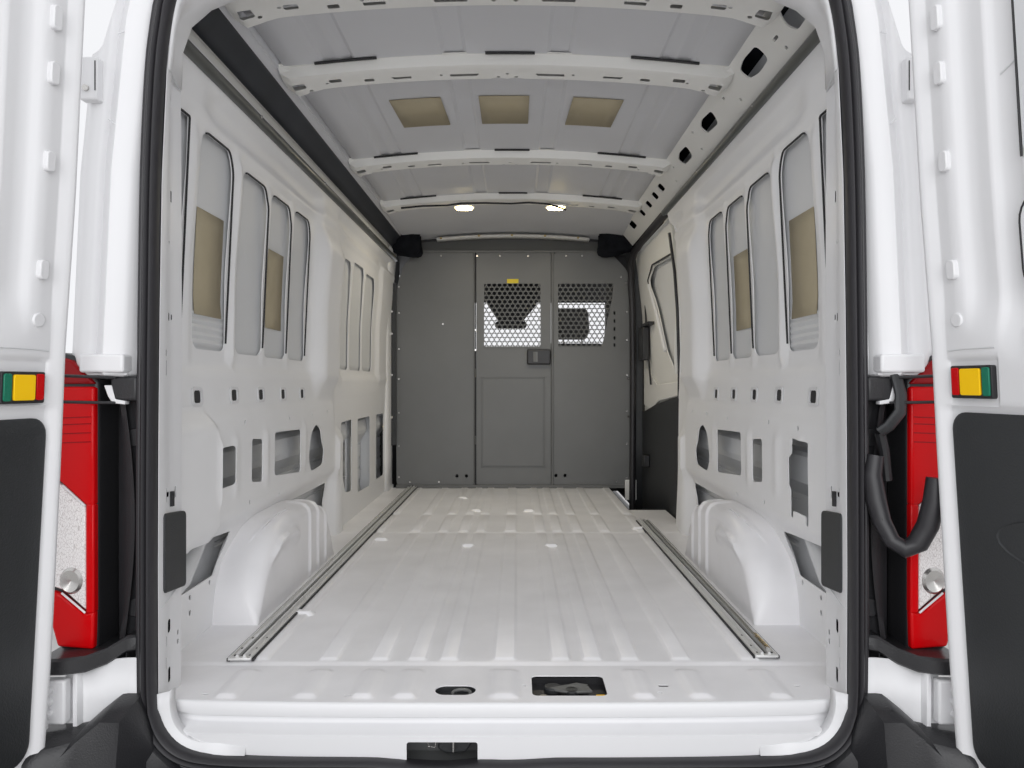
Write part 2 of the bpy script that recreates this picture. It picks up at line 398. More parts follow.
def wall(s):
    nm = 'wall_left' if s < 0 else 'wall_right'
    yend = 5.0 if s < 0 else 3.72
    outl = [(1.752, 0), (yend, 0), (yend, 1.62), (1.752, 1.62)]
    if s > 0: outl = rpoly([(1.752, 0), (3.74, 0), (3.70, .2), (3.66, .6), (3.62, .9), (3.60, 1.2), (3.66, 1.5), (3.75, 1.62), (1.752, 1.62)], .02)
    H = [win_poly(*q) for q in WIN]
    if s < 0: H += [win_poly(*q) for q in WIN2]
    H += [rrect(y-.026, y+.026, z-.019, z+.019, .010, 4) for y, z in BUTT]
    H += [ell(3.095, .455, .115, .085, 14) if False else rpoly([(2.985, .42), (3.02, .52), (3.09, .555), (3.16, .53), (3.185, .47), (3.225, .43), (3.20, .37), (3.10, .362), (3.02, .36)], .03, 4)]
    H += [rpoly([(2.566, .40), (2.875, .375), (2.875, .545), (2.566, .555)], .018)]
    H += [rpoly([(2.345, .407), (2.445, .395), (2.445, .54), (2.345, .548)], .014)]
    if s < 0: H += [rpoly([(2.075, .42), (2.20, .42), (2.20, .54), (2.11, .54), (2.075, .50)], .014)]
    else: H += [rpoly([(1.975, .335), (1.995, .335), (1.995, .36), (2.085, .36), (2.085, .34), (2.105, .34), (2.105, .42), (2.12, .43), (2.12, .51), (2.095, .525), (2.095, .57), (1.975, .565)], .006)]
    H += [rpoly([(1.90, .149), (2.173, .150), (2.27, .263), (1.90, .29)], .008)]
    H += [rpoly([(2.84, .262), (3.40, .260), (3.40, .09), (3.2, .10), (2.96, .20)], .012)]
    if s < 0:
        H += [rpoly([(3.64, .30), (3.74, .16), (3.88, .15), (3.88, .535), (3.64, .53)], .02),
              rpoly([(4.02, .12), (4.36, .11), (4.36, .53), (4.02, .53)], .025), rpoly([(4.55, .12), (4.80, .12), (4.80, .53), (4.55, .53)], .025)]
    # small fixing holes
    for y, z in ((2.06, .60), (2.30, .605), (2.75, .595), (2.33, .345), (2.62, .325), (2.15, .135), (2.02, .128), (2.02, .085), (2.2, .20), (3.3, .60), (3.05, .60)):
        H.append(ell(y, z, .007, .008, 8))
    f = lambda y, z: (s*wallx(y, z, s), y, z)
    g = lambda y, z: (s*(wallx(y, z, s)+.003), y, z)
    w_ = sheet(nm, outl, H, .0185, f, g, INNER, angle=50, stepy=.0165); tag(w_, kind='structure')
    # rims of the square tie-down holes
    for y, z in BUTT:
        b = MB(); A = rrect(y-.034, y+.034, z-.026, z+.026, .014); B = rrect(y-.024, y+.024, z-.0175, z+.0175, .009); k = len(A)
        b.add([(s*(wallx(p[0], p[1], s)-.001), *p) for p in A]+[(s*(wallx(p[0], p[1], s)-.004), *p) for p in A]+[(s*(wallx(p[0], p[1], s)-.004), *p) for p in B]+[(s*(wallx(p[0], p[1], s)+.008), *p) for p in B],
              [(j*k+i, j*k+(i+1) % k, (j+1)*k+(i+1) % k, (j+1)*k+i) for j in range(3) for i in range(k)])
        rim = b.build('hole_rim', WHITE, w_)
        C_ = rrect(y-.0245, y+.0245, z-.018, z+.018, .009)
        MB().prism([(s*(wallx(p[0], p[1], s)+.0005), *p) for p in C_], (s*.003, 0, 0)).build('hole_shade_plug', SEAL, rim)  # added black disc stands in for the darkness inside the hole
    # flange and sealant line round the blank windows
    for q in WIN+(WIN2 if s < 0 else []):
        P = win_poly(*q); a, b_, z0, z1, r = q
        zt = z1-.02
        path = [p for p in P if p[0] > b_-.045]
        path = sorted([p for p in path if p[1] > z0+.02], key=lambda p: p[1])
        up_ = [p for p in P if p[1] > z1-.075 and p[0] > a+.04]
        path = dens(path, .05)[:0]+sorted(path, key=lambda p: p[1])
        if q in WIN and path:
            top_ = sorted([p for p in P if p[1] > z1-.004], key=lambda p: -p[0])
            pts = [(s*(wallx(p[0], p[1], s)-.0035), p[0], p[1]) for p in path+[t for t in top_ if t not in path]]
            MB().tube(pts, .0032, 6).build('sealant_line', SEAL, w_)
    # outer skin
    def sk(y, z):
        x = .895+.0*z if z > .76 else .935
        x = .935+(interp([(.8, .882), (1.0, .880), (1.42, .860), (1.62, .85), (1.85, .80)], z)-.935)*ss(.70, .79, z)
        if 2.0 < y < 2.23 and .82 < z < .95:
            x -= .006*(.5-.5*math.cos((z-.835)/.021*2*PI)) if .835 < z < .94 else 0
        if z < .62:
            x -= .042*ss(.395, .408, z)*(1-ss(.515, .53, z))
            x -= .007*(1 if (z % .075) < .055 else 0)*ss(2.3, 2.4, y)
        return (s*x, y, z)
    zs = sorted({round(-.26+.06*i, 4) for i in range(18)} | {round(.825+.0035*i, 4) for i in range(36)} | {round(.95+.05*i, 3) for i in range(19)} | {round(.075*i+d, 4) for i in range(1, 9) for d in (0, .004, -.02, -.016)})
    ysk = [1.70, 1.9, 1.99, 2.005, 2.02, 2.2, 2.22, 2.235, 2.3, 2.4, 2.8, 3.2, 3.6]+([4.0, 4.4, 4.8, 5.3] if s < 0 else [3.80])
    MB().grid(ysk, zs, sk).build('outer_skin', SKIN, w_, solid=.002, angle=30)
    # inner structure seen through the low openings
    if s < 0:
        MB().prism([(s*.9, 3.9, -.2), (s*.9, 3.98, -.2), (s*.9, 3.98, .75), (s*.9, 3.9, .75)], (s*-.01, 0, 0)).box(-.93, -.875, 4.42, 4.5, 0, .6).build('inner_brace', SKIN, w_)
    else:
        MB().prism([(.925, 1.96, .3), (.925, 2.14, .3), (.925, 2.14, .60), (.925, 1.96, .60)], (-.02, 0, 0)).build('inner_plate', TRIMG, w_)
        MB().tube([(.89, 1.90, .45), (.88, 1.90, .40), (.885, 1.90, .35)], .008).build('cable_grommet', SATIN, w_)
    MB().tube([(s*.91, 1.86, .14), (s*.90, 1.98, .19), (s*.905, 2.08, .25), (s*.91, 2.16, .31)], [.03, .035, .03, .03], 12).build('wheel_housing_seam', SKIN, w_)
    # tan damping sheets on the skin inside the openings
    for (y0, y1, z0, z1, lab) in ((2.02, 2.20, .925, 1.225, 'widest'), (2.60, 2.765, .93, 1.215, 'narrow')):
        b = MB(); b.grid([y0, (y0+y1)/2, y1], [z0+(z1-z0)*i/6 for i in range(7)], lambda y, z: (s*(abs(sk(y, z)[0])-.0045), y, z))
        o = b.build('damping_sheet', TAN, solid=.003)
        side = 'wall above the partition-side locker openings' if s < 0 else 'wall next to the sliding door'
        where = 'second blank window from the rear opening' if lab == 'widest' else 'fourth blank window from the rear opening'
        wl = 'solid left wall' if s < 0 else 'right wall that ends at the sliding door'
        tag(o, 'tan damping sheet in the %s, %s' % (where.replace(' from the rear opening', ' inward'), 'solid left wall' if s < 0 else 'wall with sliding door'), 'damping sheet', 'damping sheets on the walls')
    return w_
wl = wall(-1); wr = wall(1)
# forward end of the wall and post by the bulkhead, on the solid side
MB().prism([(-.885, 4.80, 0), (-.885, 5.06, 0), (-.835, 5.06, 0), (-.835, 4.93, 0)], (0, 0, .02)).build('foot_plate', INNER, wl)
MB().grid([4.55, 4.62, 4.70, 4.85, 4.98, 5.06], [.0, .3, .6, .8, 1.1, 1.4, 1.6, 1.66], lambda y, z: (-(sinterp([(4.82, .856), (4.95, .83), (5.06, .825)], y)-.0*z), y, z) if y > 4.8 else (-.87, y, z)).build('front_post', INNER, wl) if False else None
b = MB(); b.grid([4.84, 4.87, 4.91, 4.96, 5.01], [.0, .2, .56, .72, 1.0, 1.3, 1.5, 1.66], lambda y, z: (-(interp([(4.84, .86), (4.87, .842), (4.91, .838), (4.96, .838), (5.01, .838)], y)-.035*ss(1.3, 1.66, z)), y, z)).build('front_post', INNER, wl, solid=.004)
# C-pillar return on the sliding-door side
b = MB(); b.grid([0, .3, .6, 1.0], [0, .2, .4, .6, .9, 1.2, 1.5, 1.66], lambda t, z: (interp([(0, wallx(3.6, z, 1)), (1, .93)], t), interp([(0, 3.74), (.2, 3.70), (.6, 3.66), (.9, 3.62), (1.2, 3.60), (1.5, 3.66), (1.66, 3.76)], z)+.03*t, z)).build('pillar_return', INNER, wr, solid=.003)
b = MB(); b.tube([(.872, 3.765-.02, .01), (.868, 3.73, .2), (.862, 3.69, .5), (.855, 3.65, .8), (.842, 3.635, 1.1), (.83, 3.645, 1.3), (.815, 3.70, 1.5)], .008, 8).build('pillar_seal', BLACK, wr)

# ---- wheel arches ------------------------------------------------------------
def arch(s, label):
    # loft: rounded box with a sloping rear face, raised ribs over the inner corner
    Y0, Y1 = 2.17, 3.07
    nu, nv = 130, 44
    xo, xi = .900, .748
    def pt(u, v):
        # v: 0 at wall bottom.. goes over the top from wall to the aisle side; u along the van
        y = Y0+(Y1-Y0)*u
        top = .288*max(0, 1-abs(2*u-1)**3)**.5
        # local section: from wall (v=0) across top to aisle face down (v=1)
        width = xo-xi-.0
        ins = .045*(1-ss(0, .25, u))+.04*ss(.8, 1.0, u)
        if v < .45:
            t = v/.45; x = xo-t*(width-.045-ins); z = top*(1-.03*t)
        elif v < .65:
            t = (v-.45)/.2*PI/2; r_ = min(.045+ins, top*.9+.001)
            x = xi+.045+ins-math.sin(t)*(.045+ins)*.999+(-.0); z = top*.97-(1-math.cos(t))*r_
        else:
            t = (v-.65)/.35; z0 = top*.97-min(.045+ins, top*.9+.001); x = xi+.0; z = z0*(1-t)
            x = xi+0.012*(1-t)*0
        # pressed ribs
        rbs = 0
        for c, wd in ((.60, .011), (.72, .011), (.84, .011)):
            rbs = max(rbs, 1-ss(wd*.45, wd*1.3, abs(u-c)))
        d = .008*rbs*ss(.18, .34, v)*(1-ss(.96, 1.0, v))
        if v > .5: x -= d
        if v < .62: z += d*.8*(1 if v < .5 else (1-(v-.5)/.12))
        # slanted ribs on the aisle corner near the rear
        if .12 < u < .48:
            for c in (.40, .68):
                q = abs(v-c-(u-.3)*.25); x -= .016*(1-ss(.012, .04, q))*ss(.12, .2, u)*(1-ss(.40, .48, u))
                z += .009*(1-ss(.012, .04, q))*ss(.12, .2, u)*(1-ss(.40, .48, u))
        return (s*x, y, max(z, 0.0))
    b = MB(); b.grid([i/nu for i in range(nu+1)], [j/nv for j in range(nv+1)], pt)
    # skirt flange on the floor
    o = b.build('wheel_arch', FLOORM, solid=0, angle=70)
    tag(o, label, 'wheel arch', 'wheel arches on the cargo floor')
arch(-1, 'white ribbed wheel arch beneath the solid left wall, beside the load rail')
arch(1, 'white ribbed wheel arch beside the load rail, on the sliding-door side')

# ---- ceiling -----------------------------------------------------------------
def rz(x): return 1.80-.055*(x/.78)**2
def roofz(x, y):
    z = rz(x)
    for c, wd in ((.17, .035), (.545, .05)):
        z += .007*(1-ss(wd-.006, wd+.006, abs(abs(x)-c)))*1
    z -= .004*(1-ss(.006, .016, abs(abs(x)-.54)))
    z += .010*ss(4.2, 4.3, y)*0
    return z
xr = sorted({round(s*(c+d), 4) for s in (-1, 1) for c, wd in ((.17, .035), (.545, .05)) for d in (-wd-.006, -wd, -wd+.006, 0, wd-.006, wd, wd+.006)} |
            {round(-.78+.06*i, 3) for i in range(27) if abs(-.78+.06*i) < .75} | {round(s*(.54+d), 4) for s in (-1, 1) for d in (-.016, -.006, .006, .016)})
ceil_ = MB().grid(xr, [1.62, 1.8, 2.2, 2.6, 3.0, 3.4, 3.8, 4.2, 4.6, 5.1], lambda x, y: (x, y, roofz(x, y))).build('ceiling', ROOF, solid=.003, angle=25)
tag(ceil_, kind='structure')
# low transverse front panel of the roof near the bulkhead
MB().grid([-.74+.06*i for i in range(25)][:25]+[.74], [4.15, 4.3, 4.5, 4.8, 5.06], lambda x, y: (x, y, rz(x)-.012-.02*ss(4.2, 5.0, y))).build('front_roof_panel', ROOF, ceil_)
def bow(y0, y1, label, drop=0.0, feature=True):
    W = y1-y0
    P = [(0, .0), (.010, .0), (.020, .034), (.020+W, .042), (.028+W, .012), (.04+W, .010)]
    L = [0]
    for a, b in zip(P, P[1:]): L.append(L[-1]+math.hypot(b[0]-a[0], b[1]-a[1]))
    T = L[-1]
    def f(x, t, off=0):
        i = max(k for k in range(len(L)-1) if L[k] <= t+1e-9); q = (t-L[i])/(L[i+1]-L[i])
        y = P[i][0]*(1-q)+P[i+1][0]*q; d = P[i][1]*(1-q)+P[i+1][1]*q
        e = ss(.60, .74, abs(x)); d = d*(1+.25*e)*(1-.35*ss(.72, .735, abs(x)))
        if t > L[3]: y += 0
        y += (.02*e)*(1 if t > T/2 else -1)*(q if 0 < i < 4 else 1)
        return (x, y0-.02+y, rz(x)-.001-d-drop+off)
    bx0, bx1 = L[2]+.012, L[3]-.012; H = []
    if feature:
        yb = L[3]-.026
        for x in (-.46, .46): H.append(rrect(x-.016, x+.016, yb-.009, yb+.009, .005))
        for x in (-.35, .35): H.append(rrect(x-.03, x+.03, yb-.007, yb+.007, .003))
        for x in (-.145, .145): H.append(rrect(x-.045, x+.045, yb-.008, yb+.008, .004)); 
        for x in (-.57, .57, -.69, .69): H.append(rrect(x-.02, x+.02, yb-.026, yb-.004, .006))
        for x in (-.6, -.38, -.22, -.1, 0, .1, .22, .38, .6): H.append(ell(x, L[2]+.055, .006, .005, 8))
        for x in (-.03, .03, -.66, .66): H.append(ell(x, L[2]+.075, .007, .006, 8))
    # snap rows: rows of the profile corners kept by fine t grid
    o = sheet('roof_bow', [(-.735, 0), (.735, 0), (.735, T), (-.735, T)], H, .03, lambda x, t: f(x, t), lambda x, t: f(x, t, .0015), CREAM, angle=40, stepy=.011)
    tag(o, label, 'roof bow', 'roof bows across the ceiling'); return o
b1 = bow(1.86, 1.958, 'widest cream roof bow, nearest the rear opening')
b2 = bow(2.345, 2.43, 'cream roof bow between the first roof panel and the tan pads')
b3 = bow(3.31, 3.385, 'cream roof bow just beyond the three tan pads')
b4 = bow(4.06, 4.15, 'cream roof bow carrying the two lit lamps and black cable')
for o, (y, q) in ((b2, (2.26, 0)), (b3, (3.18, 0)), (b4, (3.93, 0)), (b1, (1.83, 0))):
    for s in (-1, 1):
        MB().prism([(s*.66, y-.03, rz(.66)-.045), (s*.745, y-.05, rz(.745)-.055), (s*.775, y-.05, rz(.76)-.11), (s*.775, y+.20, rz(.76)-.11), (s*.745, y+.20, rz(.745)-.055), (s*.66, y+.16, rz(.66)-.045)], (0, 0, .012)).build('end_gusset', CREAM, o, bevel=.004) if False else None
# black slot seams behind bows
for o, y in ((b2, 2.32), (b3, 3.285), (b4, 4.03)):
    for x0, x1 in ((-.62, -.42), (-.07, .09), (.40, .62)):
        MB().tube([(x0+(x1-x0)*i/5, y, rz(x0+(x1-x0)*i/5)-.006) for i in range(6)], .0045, 6).build('mastic_seam', SEAL, o)
# tan pads
for x0, x1, sk_, pos in ((-.436, -.246, .02, 'nearest the dark gutter'), (-.11, .078, 0, 'middle one of three'), (.235, .422, -.02, 'nearest the oval-holed cantrail')):
    P = [(x0-sk_*.3, 2.68), (x1-sk_*.3, 2.665), (x1+sk_*.3, 2.945), (x0+sk_*.3, 2.955)]
    b = MB(); b.grid([0, .25, .5, .75, 1], [0, .5, 1], lambda u, v: (lambda x, y: (x, y, roofz(x, y)-.006))((P[0][0]*(1-u)+P[1][0]*u)*(1-v)+(P[3][0]*(1-u)+P[2][0]*u)*v, 2.67+.28*v))
    tag(b.build('damping_pad', TAN, solid=.003), 'square tan damping pad on the ceiling, '+pos, 'damping pad', 'tan damping pads on the ceiling')
# cable along the fourth bow
MB().tube([(-.62, 4.055, rz(.62)-.050), (-.5, 4.05, rz(.5)-.052), (-.36, 4.045, rz(.36)-.060), (-.28, 4.05, rz(.28)-.052), (-.15, 4.04, rz(.15)-.058), (0, 4.045, rz(0)-.062), (.1, 4.045, rz(0)-.056), (.2, 4.05, rz(.2)-.058), (.27, 4.07, rz(.27)-.07), (.31, 4.10, rz(.3)-.075)], .0055, 8).build('wiring_loom', SEAL, b4)
# lamps
def lamp(x, label):
    t = empty('ceiling_lamp', (x, 4.13, rz(x)-.06), label, 'lamp', 'ceiling lamps')
    MB().prism([(x-.06+p[0], 4.085+p[1], rz(x)-.058) for p in rrect(0, .12, 0, .09, .03)], (0, 0, .012)).build('housing', CREAM, t, bevel=.003)
    MB().prism([(x-.048+p[0], 4.092+p[1], rz(x)-.068) for p in rrect(0, .096, 0, .07, .03)], (0, 0, .012)).build('lens', LAMPM, t, bevel=.004)
    MB().box(x-.004, x+.004, 4.165, 4.172, rz(x)-.05, rz(x)-.01).build('clip', AMBER, t)
    l = bpy.data.lights.new('lamp_light', 'AREA'); l.energy = 2.0; l.color = (1, .92, .76); l.shape = 'RECTANGLE'; l.size = .09; l.size_y = .06
    lo2 = bpy.data.objects.new('lamp_light', l); COL.objects.link(lo2); lo2.parent = t; lo2.location = (0, 0, -.022)
lamp(-.27, 'small lit ceiling lamp above the left bulkhead panel and door seam'); lamp(.255, 'small lit ceiling lamp above the bulkhead panel with the seat view')

MB().grid([-.87, -.6, -.3, 0, .3, .6, .87], [1.66, 3, 5.3], lambda x, y: (x, y, interp([(0, 1.90), (.6, 1.87), (.87, 1.78)], abs(x)))).build('outer_roof', SKIN, ceil_, solid=.003)
# ---- cantrails (roof side rails) -----------------------------------------------
def strip(name, pts, y0, y1, m, parent, solid=.004, n_=12):
    b = MB(); b.grid(pts and list(range(len(pts))), [y0+(y1-y0)*i/n_ for i in range(n_+1)], lambda i, y: (pts[i][0], y, pts[i][1]))
    return b.build(name, m, parent, solid=solid)
# solid side: dark gutter, cream rail, grey conduit
strip('roof_flange', [(-.695, 1.785), (-.72, 1.762), (-.728, 1.765), (-.735, 1.745), (-.742, 1.745), (-.752, 1.716)], 1.66, 5.02, ROOF, ceil_)
gut = strip('trim_1', [(-.751, 1.722), (-.758, 1.708), (-.770, 1.70), (-.785, 1.672), (-.812, 1.650)], 1.66, 5.02, BAND, None); tag(gut, kind='structure')
strip('rail_ledge', [(-.808, 1.652), (-.816, 1.660), (-.826, 1.654), (-.83, 1.634), (-.828, 1.618)], 1.70, 5.02, CREAM, wl)
MB().tube([(-.813, 1.70+.3*i, 1.588) for i in range(12)], .019, 12).build('conduit', TUBE, wl)
strip('rail_web', [(-.828, 1.62), (-.838, 1.60), (-.835, 1.56)], 1.70, 5.02, CREAM, wl)
for y in (2.33, 3.1, 4.0): MB().disc((-.797, y, 1.59), (1, 0, .3), .005, .006).build('rivet', STEEL, wl)
# sliding-door side: cream cantrail with oval holes, dark conduit
A, B = Vector((.700, 1.768)), Vector((.812, 1.655))
H = [rpoly([(1.80, .055), (1.94, .05), (1.96, .09), (1.94, .125), (1.83, .12)], .03)]
H += [rpoly([(2.13, .055), (2.24, .048), (2.30, .06), (2.29, .10), (2.22, .115), (2.13, .11)], .03, 4), rpoly([(2.63, .06), (2.75, .05), (2.80, .065), (2.79, .10), (2.66, .11)], .03, 4), rpoly([(3.02, .06), (3.14, .052), (3.20, .07), (3.18, .105), (3.05, .11)], .025, 4)]
H += [rpoly([(y, .06), (y+.075, .06), (y+.075, .10), (y, .10)], .02) for y in (3.58, 3.74, 3.92, 4.12)] + [rpoly([(4.42, .05), (4.55, .05), (4.55, .10), (4.42, .10)], .02)]
H += [ell(y, v, .008, .006, 8) for y, v in ((2.0, .04), (2.03, .13), (2.36, .04), (2.42, .12), (2.5, .07), (2.88, .05), (2.93, .12), (3.3, .07), (3.4, .12))]
H += [rrect(2.02, 2.05, .085, .095, .004)]
Lc = (B-A).length
def cf(y, v, o=0):
    p = A.lerp(B, v/Lc); nrm = Vector((.71, .70))
    bulge = -.008*math.sin(min(1, max(0, v/Lc))*PI)
    q = p+nrm*(o+bulge*0); return (q.x, y, q.y)
can = sheet('trim_2', [(1.70, 0), (5.02, 0), (5.02, Lc), (1.70, Lc)], H, .03, lambda y, v: cf(y, v), lambda y, v: cf(y, v, .005), CREAM, angle=40); tag(can, kind='structure')
strip('cavity_shade', [(.74, 1.80), (.86, 1.76), (.870, 1.64), (.838, 1.615)], 1.70, 5.02, DARK, can)  # near-black strip paints the shade seen through the oval holes
MB().tube([(.812, 1.70+.3*i, 1.628) for i in range(8)], .019, 12).build('conduit', TUBE, can)
MB().tube([(.822, 3.80+.2*i, 1.632) for i in range(7)], .014, 12).build('door_seal_top', BLACK, can)
strip('rail_ledge', [(.812, 1.652), (.826, 1.655), (.836, 1.63), (.83, 1.60), (.82, 1.585)], 1.70, 3.9, CREAM, wr)
for y in (2.33, 3.05): MB().disc((.796, y, 1.628), (-1, 0, .2), .005, .006).build('rivet', STEEL, wr)
# top of the wall closing to the skin
for s, p in ((-1, wl), (1, wr)):
    strip('wall_top', [(s*.832, 1.60), (s*.86, 1.605), (s*.90, 1.61)], 1.70, 5.02, SKIN, p)

# ---- rear frame: jambs, header and outer rear posts -------------------------------
SA = [(.776, .0), (.777, .3), (.776, .6), (.773, .9), (.768, 1.2), (.757, 1.44), (.748, 1.53), (.737, 1.59), (.708, 1.65), (.645, 1.70), (.5, 1.72), (0, 1.725)]
SBt = [(0, .785), (.3, .784), (.9, .783), (1.2, .784), (1.5, .786)]
TOPB = [(.785, 1.44), (.782, 1.53), (.760, 1.592), (.712, 1.634), (.65, 1.66), (.5, 1.68), (0, 1.69)]
wb = None
frame_root = MB()
def topband(t, v):
    # t index along header path from one side to the other, v 0 seal .. 1 inner
    return None
# header band
hp_a = [(-x, z) for x, z in SA[5:]]+[(x, z) for x, z in SA[5:][::-1][1:]]
hp_b = [(-x, z) for x, z in TOPB]+[(x, z) for x, z in TOPB[::-1][1:]]
hb = MB(); k = len(hp_a)
hrows = [[(a[0]+(c[0]-a[0])*ss(1.64, 1.70, y), y, a[1]+(c[1]-a[1])*ss(1.64, 1.70, y)) for a, c in zip(hp_a, hp_b)] for y in (1.626, 1.64, 1.65, 1.66, 1.67, 1.68, 1.69, 1.70, 1.745)]
hrows += [[(x, 1.752, z+.004) for x, z in hp_b], [(x*1.1, 1.76, z+.10) for x, z in hp_b]]
hb.add([p for r_ in hrows for p in r_], [(j*k+i, j*k+i+1, (j+1)*k+i+1, (j+1)*k+i) for j in range(len(hrows)-1) for i in range(k-1)])
wallrear = hb.build('wall_rear', WHITE, solid=.004, angle=50); tag(wallrear, kind='structure')
def jx(y, z):
    a = interp([(z_, x_) for x_, z_ in SA[:9]], z); b = interp(SBt+[(1.57, .772)], z); return a+(b-a)*ss(1.64, 1.70, y)
for s in (-1, 1):
    dz = .0 if s < 0 else .005
    H = []
    def sl(y, z, w_=.006, h_=.010): (H.append(rrect(y-w_, y+w_, z-h_, z+h_, min(w_, h_)*.8, 3)) if z < 1.42 else None)
    sl(1.696, 1.405, .006, .012); sl(1.70, 1.17, .004, .014); sl(1.686, 1.06, .004, .004); sl(1.684, .885, .006, .010); sl(1.70, .885, .004, .007)
    sl(1.662, .80, .004, .008); sl(1.664, .765, .0035, .018); sl(1.69, .16, .009, .016); sl(1.735, .13, .004, .006); sl(1.735, .108, .004, .006)
    sl(1.692, .045, .008, .018); sl(1.672, .13, .003, .013); sl(1.668, .08, .003, .014); sl(1.68, .47, .009, .006); sl(1.672, .47, .003, .016); sl(1.72, .47, .003, .014)
    sheet('door_jamb', [(1.626, -.10), (1.752, -.03), (1.752, 1.44), (1.626, 1.44)], H, .02,
          lambda y, z: (s*jx(y, z), y, z), lambda y, z: (s*(jx(y, z)+.0015), y, z), WHITE, wallrear, angle=50, stepy=.04)
    MB().grid([0, .5, 1], [-.02, .3, .6, .9, 1.2, 1.5], lambda t, z: (s*(jx(1.752, z)+.001+.1*t), 1.752+.004*t, z)).build('jamb_return', INNER, wallrear, solid=.003)
    MB().grid([0, 1], [0, .5, 1.0, 1.5, 1.64], lambda t, z: (s*(.805), 1.61+.14*t, z)).build('jamb_cavity_shade', DARK, wallrear)  # near-black sheet paints the shade behind the jamb slots
    # seam line of the joined pillar pressings
    MB().tube([(s*(jx(y, z)-.0005), y, z) for y, z in ((1.635, 1.442), (1.66, 1.443), (1.75, 1.438))], .0015, 5).build('panel_seam', SKIN, wallrear)
    MB().tube([(s*(jx(y, z)-.0005), y, z) for y, z in ((1.635, .218), (1.66, .222), (1.75, .245))], .0012, 5).build('panel_seam', SKIN, wallrear)
    lp = empty('buffer_pad', (s*.78, 1.70, .33), 'dark rubber buffer pad on the door jamb %s' % ('under the boxed-out wall panel' if s < 0 else 'beside the hanging cable sleeve'), 'buffer pad', 'rubber buffer pads on the jambs')
    P = rrect(1.648, 1.756, .242, .425, .012)
    MB().prism([(s*.786, y, z+(y-1.70)*-.10) for y, z in P], (s*-.013, 0, 0)).build('pad', TRIMG, lp, bevel=.003)
    MB().box(*sorted((s*.776, s*.782)), 1.69, 1.70, .44, .475).build('pad_clip', SEAL, lp)
